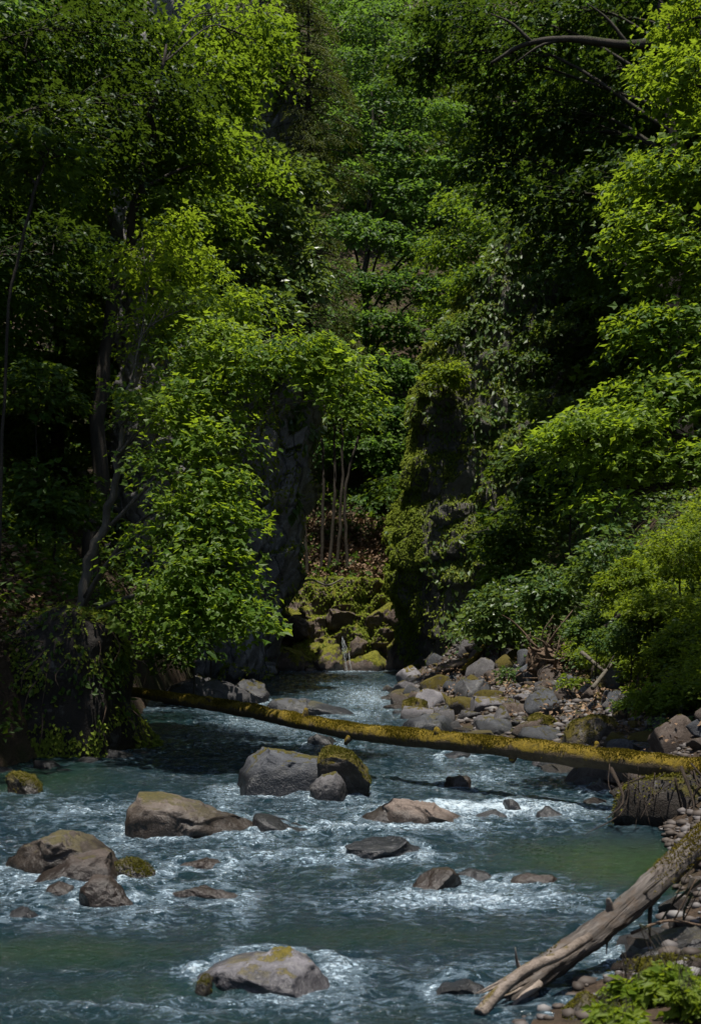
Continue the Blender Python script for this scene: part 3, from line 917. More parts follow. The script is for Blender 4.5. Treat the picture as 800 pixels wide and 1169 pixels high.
# --- left cliff, right pillar, back ledge
cl, cV, cT, cL = cliff('rock_cliff', 'grey rock cliff with a bare overhanging face left of the narrow gap', 'cliff',
                       [(790, 150, 306), (740, 150, 302), (700, 150, 306), (660, 150, 322), (620, 150, 332), (580, 150, 340), (540, 150, 348), (500, 150, 356), (470, 150, 358),
                        (440, 150, 352), (410, 150, 345), (340, 150, 330), (260, 150, 342), (180, 150, 340), (100, 150, 326), (50, 170, 316)], 33.0, 4.5, M_CLIFF, 71, .62, nz=300, na=220, strata=.9)
pl, pV, pT, pL = cliff('rock_pillar', 'moss-draped rock pillar forming the right side of the narrow gap', 'cliff',
                       [(790, 480, 720), (740, 477, 720), (710, 473, 715), (680, 464, 712), (640, 461, 708), (610, 460, 704), (588, 463, 700), (572, 476, 700), (550, 481, 696), (530, 478, 692), (515, 486, 690), (490, 488, 690), (478, 484, 690),
                        (440, 486, 690), (424, 497, 690), (400, 506, 690), (370, 520, 690), (340, 532, 690), (310, 545, 690), (280, 566, 690), (250, 590, 690)], 34.0, 4.0, M_MOSSCLIFF, 83, .5, nz=240, na=220, sq=.75, lean=.22, shelf=.34, strata=.5)
lg, lV, lT, lL = cliff('rock_ledge', 'low reddish rock ledge with moss cushions across the back of the gap', 'rock ledge',
                       [(785, 250, 560), (760, 255, 560), (740, 262, 560), (715, 275, 558), (695, 285, 555), (680, 300, 550), (664, 330, 540)], 38.6, 4.2, M_LEDGE, 95, 1.15, nz=110, na=320, sq=.85, lean=.55)
for lab, cx_, cy_, w_, h_, mt, bs_, sd in (
        ('brown block of rock at the water below the left part of the back ledge', 332, 768, 26, 34, M_LEDGE, 38.0, 161),
        ('mossy hump of rock just left of the little waterfall', 376, 768, 20, 38, M_LEDGE, 38.1, 162),
        ('reddish rock block just right of the little waterfall', 418, 768, 24, 30, M_LEDGE, 38.1, 163),
        ('rust-coloured rock under the right end of the back ledge', 456, 768, 18, 44, M_LEDGE, 38.2, 164),
        ('angular rock perched right of centre on the back ledge', 440, 716, 26, 26, M_LEDGE, 39.0, 165),
        ('pale broken lump of rock in the middle of the back ledge', 392, 712, 20, 20, M_TANWET, 39.1, 166),
        ('small dark rock low at the left corner of the back ledge', 306, 768, 14, 24, M_DARKROCK, 37.6, 167),
        ('stone halfway up the left part of the back ledge', 340, 720, 18, 18, M_TANWET, 38.8, 168),
        ('little stone by the lip of the waterfall', 408, 738, 11, 12, M_TANWET, 38.3, 169)):
    rr_ = np.random.default_rng(sd)
    P = [(cx_ + w_ * q * rr_.uniform(.85, 1.15), cy_ - h_ * t * rr_.uniform(.8, 1.1)) for q, t in ((-1, .0), (-.9, .45), (-.45, .85), (.1, 1), (.6, .8), (.95, .4), (1, 0))]
    RK('rock', lab, 'rock', P, mt, w_ / F * 38 * .9, sd, base=bs_, cuts=20, lo=.46, sub=5, rough=.14, water=False)


def tri_scatter(V, T, n, r, keep=None):
    a, b, c = V[T[:, 0]], V[T[:, 1]], V[T[:, 2]]
    cr_ = np.cross(b - a, c - a)
    ar = np.linalg.norm(cr_, axis=1)
    nn = unit(cr_)
    ce = (a + b + c) / 3
    w = ar.copy()
    if keep is not None:
        w = w * keep(ce, nn)
    idx = r.choice(len(T), n, p=w / w.sum())
    u, v = r.random(n), r.random(n)
    f = u + v > 1
    u[f], v[f] = 1 - u[f], 1 - v[f]
    P = a[idx] + (b - a)[idx] * u[:, None] + (c - a)[idx] * v[:, None]
    return P, nn[idx]


def fuzz(name, mat, V, T, loc, parent, n, size, seed, keep, tpl=L_OVAL, hang=.8, lift=.02):
    r = np.random.default_rng(seed)
    P, Nn = tri_scatter(V, T, n, r, keep)
    g = Geo()
    Fw = Nn * .7 - UP * hang + r.normal(0, .4, (n, 3))
    cl_ = fbm(P * 1.1, 3, seed)
    leaves(g, P + Nn * lift, Fw, Nn + UP * .6 + r.normal(0, .4, (n, 3)), size * r.uniform(.5, 1.3, n), .45 + .7 * cl_ + r.normal(0, .15, n), tpl)
    return put(name, g.mesh(name, mat, loc, False), parent)


front = lambda c, n: (n[:, 1] < .55) * 1.0
fuzz('moss', M_MOSSLEAF, pV, pT, pL, pl, 130000, .075, 7, lambda c, n: front(c, n) * np.clip(1.6 * fbm(c * .8, 3, 4) - .3 + 1.0 * (n[:, 2] > .2) + 1.3 * (c[:, 0] < 1.75 + np.maximum(c[:, 2] - 6.5, 0) * .42) - (c[:, 2] < 1) * .8, .01, 2.5))
fuzz('hanging_plants', M_SHRUB, pV, pT, pL, pl, 16000, .17, 8, lambda c, n: front(c, n) * np.clip(1.6 * fbm(c * .6, 3, 14) - .15 + (c[:, 0] > 3.0) * .5 + (c[:, 2] > 6) * .4, 0, 2), lift=.08)
fuzz('moss', M_MOSSLEAF, cV, cT, cL, cl, 26000, .11, 9, lambda c, n: front(c, n) * np.clip(2.2 * fbm(c * .5, 3, 24) - .25 + .9 * (n[:, 2] > .35), 0, 2))
fuzz('hanging_plants', M_GLOSS, cV, cT, cL, cl, 9000, .2, 10, lambda c, n: front(c, n) * np.clip(2.0 * fbm(c * .45, 3, 34) - .25, 0, 2) * (c[:, 2] > 3))
fuzz('moss', M_MOSSLEAF, lV, lT, lL, lg, 26000, .09, 11, lambda c, n: front(c, n) * np.clip(2.4 * fbm(c * .7, 3, 44) - .1 + .5 * (n[:, 2] > .4), 0, 2))

# little waterfall on the ledge
g = Geo()
rw = np.random.default_rng(3)
for q, (ox, ya, yb) in enumerate(((0, 727, 768), (2.2, 731, 752), (-1.4, 740, 769), (4.5, 746, 769), (1.0, 729, 745))):
    P = []
    for k in range(6):
        f_ = k / 5
        P.append(W(390 + ox + ((ya - 727) / 41 + f_ * (yb - ya) / 41) * 7 + rw.normal(0, .35), ya + (yb - ya) * f_, 38.25 - .7 * (ya + (yb - ya) * f_ - 727) / 41))
    g.add(*tube(spline(P, 14), np.linspace(.006, .003, 14) * rw.uniform(.6, 1.2), 5, .5, q))
mw, nt, out = newmat('falling_water')
p = N(nt, 'ShaderNodeBsdfPrincipled', {'Base Color': (.20, .23, .245, 1), 'Roughness': .3})
nt.links.new(p.outputs[0], out.inputs[0])
tag(put('waterfall', g.mesh('waterfall', mw)), 'thin white trickle of a waterfall running down the back ledge', 'waterfall')

# --- fallen logs
def mosslog():
    a, b = W(142, 789, 18.6), W(800, 881, 11.6)
    c = b + (b - a) * .22 + np.array([0, 0, .02])
    P = spline([a, a * .72 + b * .28 + np.array([.02, .05, -.03]), a * .5 + b * .5 + np.array([0, -.06, -.085]), a * .25 + b * .75 + np.array([0, 0, -.03]), b, c], 160)
    R = np.interp(np.linspace(0, 1, 160), [0, .04, .2, .5, .8, 1], [.045, .065, .082, .090, .098, .115])
    r = np.random.default_rng(2)
    R = R * (1 + .2 * fbm(np.stack([np.linspace(0, 30, 160), np.zeros(160), np.zeros(160)], -1), 3, 6))
    t = thing('fallen_log', 'long moss-covered tree trunk fallen right across the stream', 'log', P[80])
    V, T = tube(P, R, 20, .35, 4)
    tk = put('trunk', mesh('trunk', V - P[80], T, M_LOG), t)
    n = 52000
    Q, Nn = tri_scatter(V, T, n, r, lambda c, nn: np.clip(-.15 + nn[:, 2] * .9 + 2.6 * fbm(c * 2.2, 4, 8), .002, 2))
    g = Geo()
    leaves(g, Q - Nn * .004, Nn * .9 + r.normal(0, .6, (n, 3)), UP + r.normal(0, .7, (n, 3)), .016 * r.uniform(.4, 1.5, n), .5 + .7 * fbm(Q * 3, 3, 9) + r.normal(0, .15, n), L_OVAL)
    put('moss', g.mesh('moss', M_OCHRE, P[80], False), t)
    for q, (tt, up, side, l) in enumerate(((.33, .8, .1, .12), (.53, .7, -.2, .09), (.02, -.2, -.6, .22), (.70, .8, .2, .07), (.42, -.5, -.5, .14), (.62, -.8, -.2, .1), (.16, .6, -.4, .09))):
        k = int(tt * 159)
        d = unit(np.array([side, -.2, up]))
        g = Geo()
        g.add(*tube(spline([P[k], P[k] + d * (R[k] + l * .25), P[k] + d * (R[k] + l * .5) + r.normal(0, .03, 3)], 6), np.linspace(.05, .018, 6), 8, .4, q))
        put('branch_stub', g.mesh('branch_stub', M_LOG if tt > .1 else M_PALEBARK, P[80]), tk)


mosslog()


def driftwood():
    a, m1, b = W(575, 1140, 6.42), W(690, 1058, 6.95), W(800, 962, 7.5)
    c = b + (b - m1) * .9
    P = spline([a, m1, b, c], 130)
    s = np.linspace(0, 1, 130)
    R = np.interp(s, [0, .1, .3, .55, 1], [.050, .058, .057, .063, .074])
    R = R * (1 + .10 * fbm(np.stack([s * 14, s * 0, s * 0], -1), 3, 3))
    t = thing('driftwood_trunk', 'bare weathered tree trunk with a splintered end sloping down into the near water', 'driftwood', P[40])
    V, T = tube(P, R, 26, 0, 4)
    d = unit(V - np.vstack([np.repeat(P, 26, 0), P[:1], P[-1:]]))
    ang = np.tile(np.arange(26), 130)
    along = np.repeat(s, 26)
    rid = fbm(np.stack([np.cos(ang * .2417) * 2.6, np.sin(ang * .2417) * 2.6, along * 7], -1), 4, 12, True)
    V[:-2] += d[:-2] * ((rid - .5) * .036)[:, None]
    gr = np.stack([np.cos(ang * .2417) * .075, np.sin(ang * .2417) * .075, along * 3.4], -1)
    tk = put('trunk', mesh('trunk', V - P[40], T, grainmat(), {'grain': np.vstack([gr, gr[:1], gr[-1:]])}), t)
    r = np.random.default_rng(8)
    g = Geo()
    ax = unit(P[0] - P[12])
    for q in range(24):
        th = q * 2.4
        e1 = unit(np.cross(ax, UP))
        e2 = np.cross(ax, e1)
        o_ = (e1 * math.cos(th) + e2 * math.sin(th)) * .056 * r.uniform(.4, 1.15)
        st = P[10] + o_
        l = r.uniform(.12, .5)
        en = P[0] + o_ * 1.2 + ax * l * .5 + r.normal(0, .015, 3)
        g.add(*tube(spline([st, P[2] + o_ * 1.15, en], 10), np.linspace(r.uniform(.010, .024), .002, 10), 7, .5, q))
    put('splintered_end', g.mesh('splintered_end', M_DRIFT, P[40]), t)
    # the pale upstream fork that runs beside the trunk
    g = Geo()
    g.add(*tube(spline([W(672, 1070, 6.72), W(640, 1090, 6.5), W(600, 1108, 6.35), W(570, 1132, 6.28), W(548, 1158, 6.2)], 24), np.linspace(.022, .03, 24), 9, .5, 5))
    put('side_limb', g.mesh('side_limb', M_DRIFT, P[40]), t)
    for q, (px, py, qx, qy, rr) in enumerate(((604, 1108, 588, 1082, .016), (742, 1020, 742, 1082, .016), (692, 1062, 692, 1090, .018), (697, 1035, 694, 1026, .03), (722, 1010, 760, 1000, .012))):
        k = int(np.argmin(np.hypot((P[:, 0] / P[:, 1] * F + HX) - px, 0)))
        st = P[k]
        en = W(qx, qy, st[1] - .06)
        g = Geo()
        g.add(*tube(spline([st, st * .4 + en * .6 + r.normal(0, .012, 3), en], 9), np.linspace(rr * 1.1, rr * .12, 9), 7, .7, q))
        put('branch_stub', g.mesh('branch_stub', M_DRIFT if q in (0, 3) else M_BARK, P[40]), tk)
    n = 12000
    Q, Nn = tri_scatter(V, T, n, r, lambda c, nn: np.clip(nn[:, 2], 0, 1) * (np.clip((c[:, 0] - 1.5) * 2, 0, 1) + .1 * (fbm(c * 6, 2, 5) > .25)))
    g = Geo()
    leaves(g, Q, Nn + r.normal(0, .6, (n, 3)), UP + r.normal(0, .7, (n, 3)), .011 * r.uniform(.5, 1.4, n), .5 + r.normal(0, .2, n), L_OVAL)
    put('moss', g.mesh('moss', M_OCHRE, P[40], False), t)


driftwood()


# --- undercut bank under the log's right end, with hanging roots
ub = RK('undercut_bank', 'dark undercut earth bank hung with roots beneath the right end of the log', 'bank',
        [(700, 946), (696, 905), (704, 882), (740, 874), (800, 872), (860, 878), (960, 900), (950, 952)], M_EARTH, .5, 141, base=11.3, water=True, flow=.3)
g = Geo()
r = np.random.default_rng(21)
off = np.array(ub.location)
for q in range(16):
    px = r.uniform(694, 815)
    a = W(px, r.uniform(868, 890), 11.25 + r.uniform(-.1, .2))
    e = W(px + r.normal(0, 34), r.uniform(892, 965), 11.1 + r.uniform(-.25, .1))
    g.add(*tube(spline([a, (a + e) / 2 + r.normal(0, .07, 3), e], 8), np.linspace(r.uniform(.004, .018), .003, 8), 5, .5, q))
put('hanging_roots', g.mesh('hanging_roots', M_DARKROOT, off), ub)
V = np.empty(len(ub.data.vertices) * 3)
ub.data.vertices.foreach_get('co', V)
V = V.reshape(-1, 3)
T = np.array([p.vertices[:] for p in ub.data.polygons])
fuzz('moss', M_ROCKMOSS, V, T, np.zeros(3), ub, 3500, .03, 91, lambda c, n: np.clip(-.2 + n[:, 2] + 1.5 * fbm(c * 3, 3, 2), 0, 2))

# --- upturned root stump on the bar
st = W(628, 786, 23.4)
t = thing('root_stump', 'upturned brown root stump bristling with broken roots at the back of the gravel bar', 'stump', st)
V, T = rock_unit(77, 5, 16, .5, .85, .16)
V = V * np.array([.46, .36, .50]) + np.array([0, .1, .28])
V[:, :2] += fbm(V * np.array([7, 7, 1.5]), 3, 5, True)[:, None] * V[:, :2] * .35
pl8 = put('root_plate', mesh('root_plate', V, T, M_ROOT), t)
for q in range(38):
    a = st + np.array([r.normal(0, .2), -.2, r.uniform(.05, .7)])
    th = r.uniform(-.5, 3.6)
    l = r.uniform(.3, .95)
    e = a + np.array([math.cos(th) * l, r.uniform(-.45, .15), math.sin(th) * l * .9])
    g = Geo()
    g.add(*tube(spline([a, (a + e) / 2 + r.normal(0, .1, 3), e + r.normal(0, .06, 3)], 9), np.linspace(r.uniform(.015, .045), .005, 9), 6, .5, q))
    put('root', g.mesh('root', M_ROOT, st), pl8)

for lab, pts, rr, mt in (
        ('thin ochre mossy pole leaning on the rocks at the foot of the pillar', [(528, 768, 27), (548, 745, 27.4), (572, 712, 28)], .07, M_LOG),
        ('dark broken branch poking out of the leafy right bank', [(684, 722, 19.5), (696, 712, 19.4), (708, 702, 19.3)], .045, M_BARK),
        ('pale forked stick lying below the right bank beside the stump', [(676, 786, 19), (690, 768, 19.3), (700, 756, 19.4)], .03, M_PALEBARK),
        ('brown straight stick slanting down right from the root stump', [(664, 745, 21), (684, 762, 20.6), (706, 778, 20.2)], .035, M_PALEBARK),
        ('thin dark twig drooping from under the driftwood trunk at the right edge', [(800, 1006, 7.4), (770, 1030, 7.3), (752, 1056, 7.2)], .008, M_BARK),
        ('bent brown twig lying across the ledge stones at the right edge', [(720, 1066, 7.1), (760, 1052, 7.1), (806, 1058, 7.1)], .009, M_ROOT),
        ('forked dark twig hanging over the small pool at the right edge', [(790, 1020, 7.6), (780, 1046, 7.5), (786, 1072, 7.4)], .007, M_BARK),
        ('grey dead twig arching over the back ledge', [(330, 676, 38.4), (352, 662, 38.2), (374, 668, 38.2), (392, 660, 38.3)], .035, M_PALEBARK)):
    P = spline([W(*q) for q in pts], 16)
    g = Geo()
    g.add(*tube(P, np.linspace(rr, rr * .6, 16), 8, .35, 3))
    g.add(*tube(spline([P[9], P[9] + np.array([.10, -.05, .22])], 5), np.linspace(rr * .5, rr * .2, 5), 5, .2, 2))
    tag(put('dead_branch', g.mesh('dead_branch', mt, P[0]), None, P[0]), lab, 'branch')

# --- left bank outcrop
RK('rock_outcrop', 'mossy dark rock nose of the left bank where the log rests', 'rock outcrop',
   [(60, 862), (62, 800), (90, 790), (130, 798), (158, 800), (172, 822), (184, 850), (182, 862)], M_MOSSCLIFF, .7, 151, base=17.4, flow=.4)
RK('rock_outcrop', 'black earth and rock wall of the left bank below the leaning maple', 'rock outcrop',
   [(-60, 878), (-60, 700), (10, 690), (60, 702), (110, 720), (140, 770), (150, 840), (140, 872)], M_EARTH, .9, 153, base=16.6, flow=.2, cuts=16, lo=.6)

for k_, ob_ in enumerate([o for o in COL.objects if o.type == 'MESH' and o.get('category') in ('rock', 'boulder') and o.data.materials[0] == M_MOSSROCK]):
    V = np.empty(len(ob_.data.vertices) * 3)
    ob_.data.vertices.foreach_get('co', V)
    T = np.array([p.vertices[:] for p in ob_.data.polygons])
    V = V.reshape(-1, 3)
    wd = np.ptp(V[:, 0])
    fuzz('moss', M_ROCKMOSS, V, T, np.zeros(3), ob_, 2600, min(.022, .035 * wd), 60 + k_, lambda c, n: np.clip(n[:, 2] * .9 - .35 + 2.0 * fbm(c * 3 / wd, 4, k_), 0, 2), hang=.1, lift=.002)
for ob_ in [o for o in COL.objects if o.name.startswith('rock_outcrop')]:
    nv = len(ob_.data.vertices)
    V = np.empty(nv * 3)
    ob_.data.vertices.foreach_get('co', V)
    T = np.array([p.vertices[:] for p in ob_.data.polygons])
    V = V.reshape(-1, 3) + np.array(ob_.location)
    fuzz('moss', M_MOSSLEAF, V, T, np.array(ob_.location), ob_, 9000, .06, 15, lambda c, n: (n[:, 1] < .5) * np.clip(.3 + 2 * fbm(c * 1.6, 3, 4) + n[:, 2] * .4, 0, 2))
    fuzz('hanging_plants', M_DARK, V, T, np.array(ob_.location), ob_, 500, .08, 16, lambda c, n: (n[:, 1] < .5) * np.clip(2 * fbm(c * 1.3, 3, 14) + .1, 0, 2) * (c[:, 2] > .3), lift=.05)['kind'] = 'stuff'
    r = np.random.default_rng(17)
    Q, Nn = tri_scatter(V, T, 40, r, lambda c, n: (n[:, 1] < .2) * (c[:, 2] > .5))
    g = Geo()
    for a, n_ in zip(Q, Nn):
        e = a + n_ * r.uniform(.02, .2) + np.array([r.normal(0, .12), -.05, -r.uniform(.2, .7)])
        g.add(*tube(spline([a - n_ * .03, (a + e) / 2 + n_ * .1 + r.normal(0, .04, 3), e], 7), np.linspace(r.uniform(.005, .014), .003, 7), 5, .3, 1))
    put('roots', g.mesh('roots', M_ROOT, np.array(ob_.location)), ob_)['kind'] = 'stuff'

# ------------------------------------------------------------------ trees
def autoblobs(r, base, h, R, start, n, sp, flat=.6):
    out = []
    for i in range(n):
        t = start + (1 - start) * (i + .5) / n
        rad = R * math.sin(math.pi * min(1, .18 + .8 * (1 - (t - start) / (1 - start)))) ** .7
        th = i * 2.4 + r.uniform(-.4, .4)
        d = rad * r.uniform(.35, .8)
        s = R * r.uniform(.36, .52)
        out.append(((base[0] + math.cos(th) * d, base[1] + math.sin(th) * d, base[2] + h * t), (s, s, s * flat), sp))
    return out


# left: hero maple leaning over the stream
bs = W(82, 694, 18.0)
bs[2] = gz(bs[0], bs[1]) - .2
tree('maple_tree', 'leaning maple with a thin pale curved trunk and bright sunlit leaves on the left bank', 'tree',
     [bs, W(100, 650, 18), W(124, 585, 17.9), W(137, 500, 17.8), W(152, 425, 18.2)], .08,
     [B_(*q[:5], int(q[5] * .62)) for q in [(165,375,19,36,26,34),(185,320,19.4,38,22,34),(220,300,19.2,36,20,30),(160,285,19.8,34,22,26),(200,255,19.8,30,18,22),(240,345,18.6,36,18,30),(340,395,16.5,44,16,44),(300,410,16.6,44,18,44),(378,420,16.3,34,18,36),(398,450,16.1,22,20,24),(255,385,17,44,22,40),(215,410,17.2,40,24,40),(250,440,16.7,40,22,44),(210,470,16.6,40,22,44),(250,490,16.3,34,22,36),(175,450,17.6,40,26,34),(195,520,16.4,40,22,40),(240,540,16,34,22,40),(215,575,15.9,40,22,40),(255,590,15.6,28,20,34),(190,610,16,42,20,40),(235,630,15.5,36,18,40),(200,655,15.6,44,18,44),(250,665,15.3,30,16,36),(270,695,15.1,22,14,26),(225,695,15.4,36,16,34),(175,690,15.9,36,18,34),(215,350,18.4,40,22,34),(270,345,18,36,18,30)]],
     201, M_MAPLE, M_PALEBARK, size=.09, m=36, slen=.66, r1=.015, thick=.6, every=3)
tree('sapling', 'slim pale sapling with a bare crooked stem at the far left in the shade', 'tree',
     [on_ground(-4.35, 17.5), W(8, 380, 17.3), W(22, 290, 17.3), W(44, 200, 17.4)], .02,
     [B_(60, 180, 17.6, 44, 30, 26), B_(20, 170, 17.8, 44, 30, 26)], 203, M_DARK, M_BARK, size=.12, m=22, slen=.6)
SLANT = .75
tree('beech_tree', 'tall tree with shade-darkened leaves filling the top left corner', 'tree',
     [on_ground(-6.0, 22), W(-110, 400, 22.5), W(-90, 200, 23), W(-40, 0, 23.5)], .15,
     [B_(40, 60, 22, 80, 50, 70), B_(130, 40, 22.5, 80, 50, 80), B_(90, 150, 22, 80, 50, 70), B_(10, 190, 22, 60, 60, 50), B_(170, 120, 22.5, 70, 44, 70), B_(60, 290, 22, 60, 50, 45), B_(100, -40, 22.5, 90, 50, 50)] + [(np.array(c), (1.1, 1.1, .6), 46) for c in ((-4.3, 15.5, 10.6), (-5.2, 17.3, 11.2), (-4.2, 18.8, 11.6), (-5.2, 14.2, 10.4), (-3.7, 17.2, 11.8), (-5.9, 15.8, 11.0), (-6.0, 18.8, 11.8), (-4.6, 20.2, 12.4), (-4.4, 13.2, 10), (-3.1, 16.3, 11.4), (-3.2, 18.2, 12.2), (-2.9, 17.3, 12.6), (-3.4, 14.8, 10.9), (-3.6, 20.5, 12.9))],  # the last crown masses are added out of view to shade the left bank
     205, M_SHADE, size=.13, m=24, slen=.8)
tree('maple_tree', 'sunlit broadleaf tree above the leaning maple with pale green outer leaves', 'tree',
     [on_ground(-4.6, 25), W(120, 400, 25), W(160, 220, 25), W(190, 50, 25)], .16,
     [B_(230, 90, 24.5, 70, 40, 80), B_(170, 60, 24.5, 60, 40, 50), B_(280, 60, 25, 50, 44, 50), B_(200, 160, 24, 70, 40, 80), B_(255, 190, 24.5, 56, 40, 60), B_(215, 240, 24, 60, 36, 60), B_(260, 20, 25, 70, 40, 60), B_(140, 200, 24.5, 60, 44, 50)],
     207, M_BEECH, size=.14, m=24, slen=.85)
tree('whitebeam_tree', 'rounded glossy-leaved bushy tree growing on the edge of the grey cliff', 'tree',
     [W(250, 420, 31.8), W(265, 360, 30.2), W(285, 270, 29.2), W(300, 190, 30)], .12,
     [B_(270, 180, 28.4, 50, 30, 70), B_(320, 200, 28.6, 40, 30, 60), B_(250, 240, 28.2, 46, 28, 66), B_(305, 255, 28.2, 46, 28, 70), B_(275, 310, 28, 46, 24, 60), B_(335, 305, 28.4, 30, 26, 46), B_(235, 330, 28, 36, 26, 46), B_(300, 350, 28, 34, 18, 40), B_(255, 130, 28.8, 40, 24, 50)],
     209, M_GLOSS, tpl=L_OVAL, size=.16, m=26, slen=.75, wild=.7)


def spruce(label, base, h, R, seed, start=.1, top=None, n=70, lean=(0, 0)):
    r = np.random.default_rng(seed)
    base = np.asarray(base, float)
    t = thing('spruce_tree', label, 'tree', base)
    gt, gc = Geo(), Geo()
    TP = spline([base, base + np.array([lean[0] * .5, lean[1] * .5, h * .5]), base + np.array([lean[0], lean[1], h])], 20)
    gt.add(*tube(TP, np.linspace(h * .014 + .02, .015, 20), 8, .2, seed))
    for i in range(n):
        f = start + (1 - start) * (i + r.random()) / n
        k = f * 19
        a = TP[int(k)] * (1 - k % 1) + TP[min(19, int(k) + 1)] * (k % 1)
        th = i * 2.4 + r.uniform(-.3, .3)
        l = R * (1 - f) ** .75 * r.uniform(.7, 1.15) + .15
        d = np.array([math.cos(th), math.sin(th), 0])
        e = a + d * l + UP * (-.28 * l)
        m_ = a + d * l * .55 + UP * (-.05 * l)
        LP = spline([a, m_, e], 8)
        gt.add(*tube(LP, np.linspace(.02, .006, 8), 5, 0, seed, False))
        q = max(4, int(l * 9))
        u = r.random(q) ** .7
        ki = np.minimum((u * 7).astype(int), 6)
        C = LP[ki] + (LP[ki + 1] - LP[ki]) * ((u * 7) % 1)[:, None]
        sd = np.sign(r.uniform(-1, 1, q))[:, None] * np.cross(d, UP)
        D = d * .8 + sd * .7 - UP * .45 + r.normal(0, .2, (q, 3))
        sprays(gc, C, D, np.full(q, .34) * r.uniform(.6, 1.2, q), 26, .10, r, L_NEEDLE, .4 + r.normal(0, .2, q), .25, .35, .22, .8)
    put('trunk', gt.mesh('trunk', M_BARK, base), t)
    put('crown', gc.mesh('crown', M_SPRUCE, base, False), t)
    return t


spruce('olive-brown spruce clinging to the right edge of the grey cliff top', W(350, 400, 32.4), 5.4, 1.35, 301, start=.02, n=100)
spruce('small spruce with visible thin stem on the cliff summit at the top', W(316, 110, 32.6), 4.8, 1.6, 303, start=.05, n=90)
spruce('narrow dark spruce between the cliff summit and the central beech', W(352, 210, 33.0), 4.8, 1.25, 305, start=.03, n=90)

SLANT = 0.0
# centre: the beech beyond the gap and its neighbours
tree('beech_tree', 'big layered beech beyond the gap with its right side in the sun', 'tree',
     [on_ground(.6, 53.5), W(415, 480, 53.5), W(420, 300, 54), W(430, 60, 55)], .24,
     [B_(px, py, 46 + (600 - py) / 600 * 7, 34, 17, 44) for px, py in [(430,20),(470,60),(400,70),(440,110),(490,130),(395,140),(455,170),(505,190),(410,200),(470,225),(515,245),(390,260),(440,270),(490,285),(400,320),(455,325),(500,330),(380,370),(430,370),(480,375),(390,420),(440,420),(475,430),(400,465),(445,470),(470,480),(375,500),(420,510),(455,530),(440,565),(468,560)]],
     211, M_COOL, tpl=L_OVAL, size=.19, m=30, slen=1.25, flat=.14, droop=.22, wild=.35, width=.6)
tree('beech_tree', 'yellowish tree leaning in from the pillar top beside the central beech', 'tree',
     [on_ground(4.2, 44), W(560, 420, 44), W(550, 300, 44), W(540, 190, 44)], .13,
     [B_(540, 230, 43.5, 40, 24, 50), B_(515, 280, 43.5, 36, 22, 50), B_(560, 300, 43.5, 44, 26, 60), B_(530, 350, 43.5, 44, 24, 60), B_(590, 250, 40, 40, 30, 50), B_(575, 200, 43.5, 46, 26, 50), B_(600, 320, 39, 36, 30, 40)],
     213, M_BEECH, tpl=L_OVAL, size=.17, m=26, slen=.95, wild=.45)
for i, (px, py0, qx, lab) in enumerate(((352, 590, 360, 'leftmost of the slender bare stems on the slope beyond the gap'), (366, 600, 372, 'straight slender stem standing second among those beyond the gap'),
                                         (384, 610, 380, 'slender dark stem leaning left in the middle of those beyond the gap'), (398, 618, 404, 'rightmost of the slender bare stems on the slope beyond the gap'),
                                         (374, 606, 388, 'thinnest slender stem leaning right among those beyond the gap'))):
    b = W(px, py0, 42.6)
    b[2] = gz(b[0], b[1]) - .2
    tree('sapling', lab, 'tree', [b, W(px + (-5, 3, 6, -4, 8)[i], 560, 42.8), W(qx + (6, -4, 10, 9, -6)[i], 480, 43), W(qx + 2, 420, 43)], .055,
         [B_(qx, 440, 43.5, 26, 18, 16), B_(qx + 4, 480, 43.3, 18, 12, 9)], 220 + i, M_DARK, tpl=L_OVAL, size=.16, m=22, slen=.7, group='slender stems beyond the gap')

SLANT = .4
# right: overhanging tree with the bare branch, maple at the edge
def limb_tree():
    t = tree('maple_tree', 'dark massive tree on the right slope with a bare black branch reaching over the gorge', 'tree',
             [on_ground(6.2, 26), W(775, 400, 26), W(770, 250, 26), W(760, 80, 26), W(750, -60, 26)], .17,
             [B_(520, 30, 25, 60, 30, 50), B_(580, 60, 25, 60, 30, 55), B_(480, 70, 25.5, 34, 24, 26), B_(620, 20, 25, 60, 34, 50), B_(600, 130, 26, 60, 34, 60), B_(660, 150, 26, 50, 34, 50), B_(560, 190, 26.5, 40, 30, 40),
              B_(690, 90, 25.2, 44, 30, 40), B_(700, 200, 25, 40, 40, 30), B_(690, 20, 25, 50, 30, 40), B_(740, 30, 26, 60, 40, 50), B_(620, 220, 26, 50, 34, 45), B_(650, 290, 26.5, 44, 36, 36), B_(760, 110, 26, 50, 40, 45)],
             215, M_SHADE, size=.14, m=22, slen=.75)
    g = Geo()
    base = np.array(t.location)
    P = spline([W(860, 20, 22.5), W(790, 42, 22.3), W(720, 50, 22.2), W(650, 44, 22.2), W(600, 50, 22.4), W(560, 72, 22.6)], 40)
    g.add(*tube(P, np.linspace(.11, .025, 40), 9, .4, 6))
    for k, d in ((16, (-.5, 0, .5)), (24, (-.6, .1, -.25)), (30, (-.5, 0, .35)), (9, (-.4, 0, .6))):
        e = P[k] + np.array(d) * 1.3
        g.add(*tube(spline([P[k], (P[k] + e) / 2 + np.array([0, 0, .08]), e], 8), np.linspace(.035, .008, 8), 6, .3, k))
    put('bare_branch', g.mesh('bare_branch', M_BARK, base), [c for c in t.children if c.name.startswith('trunk')][0])


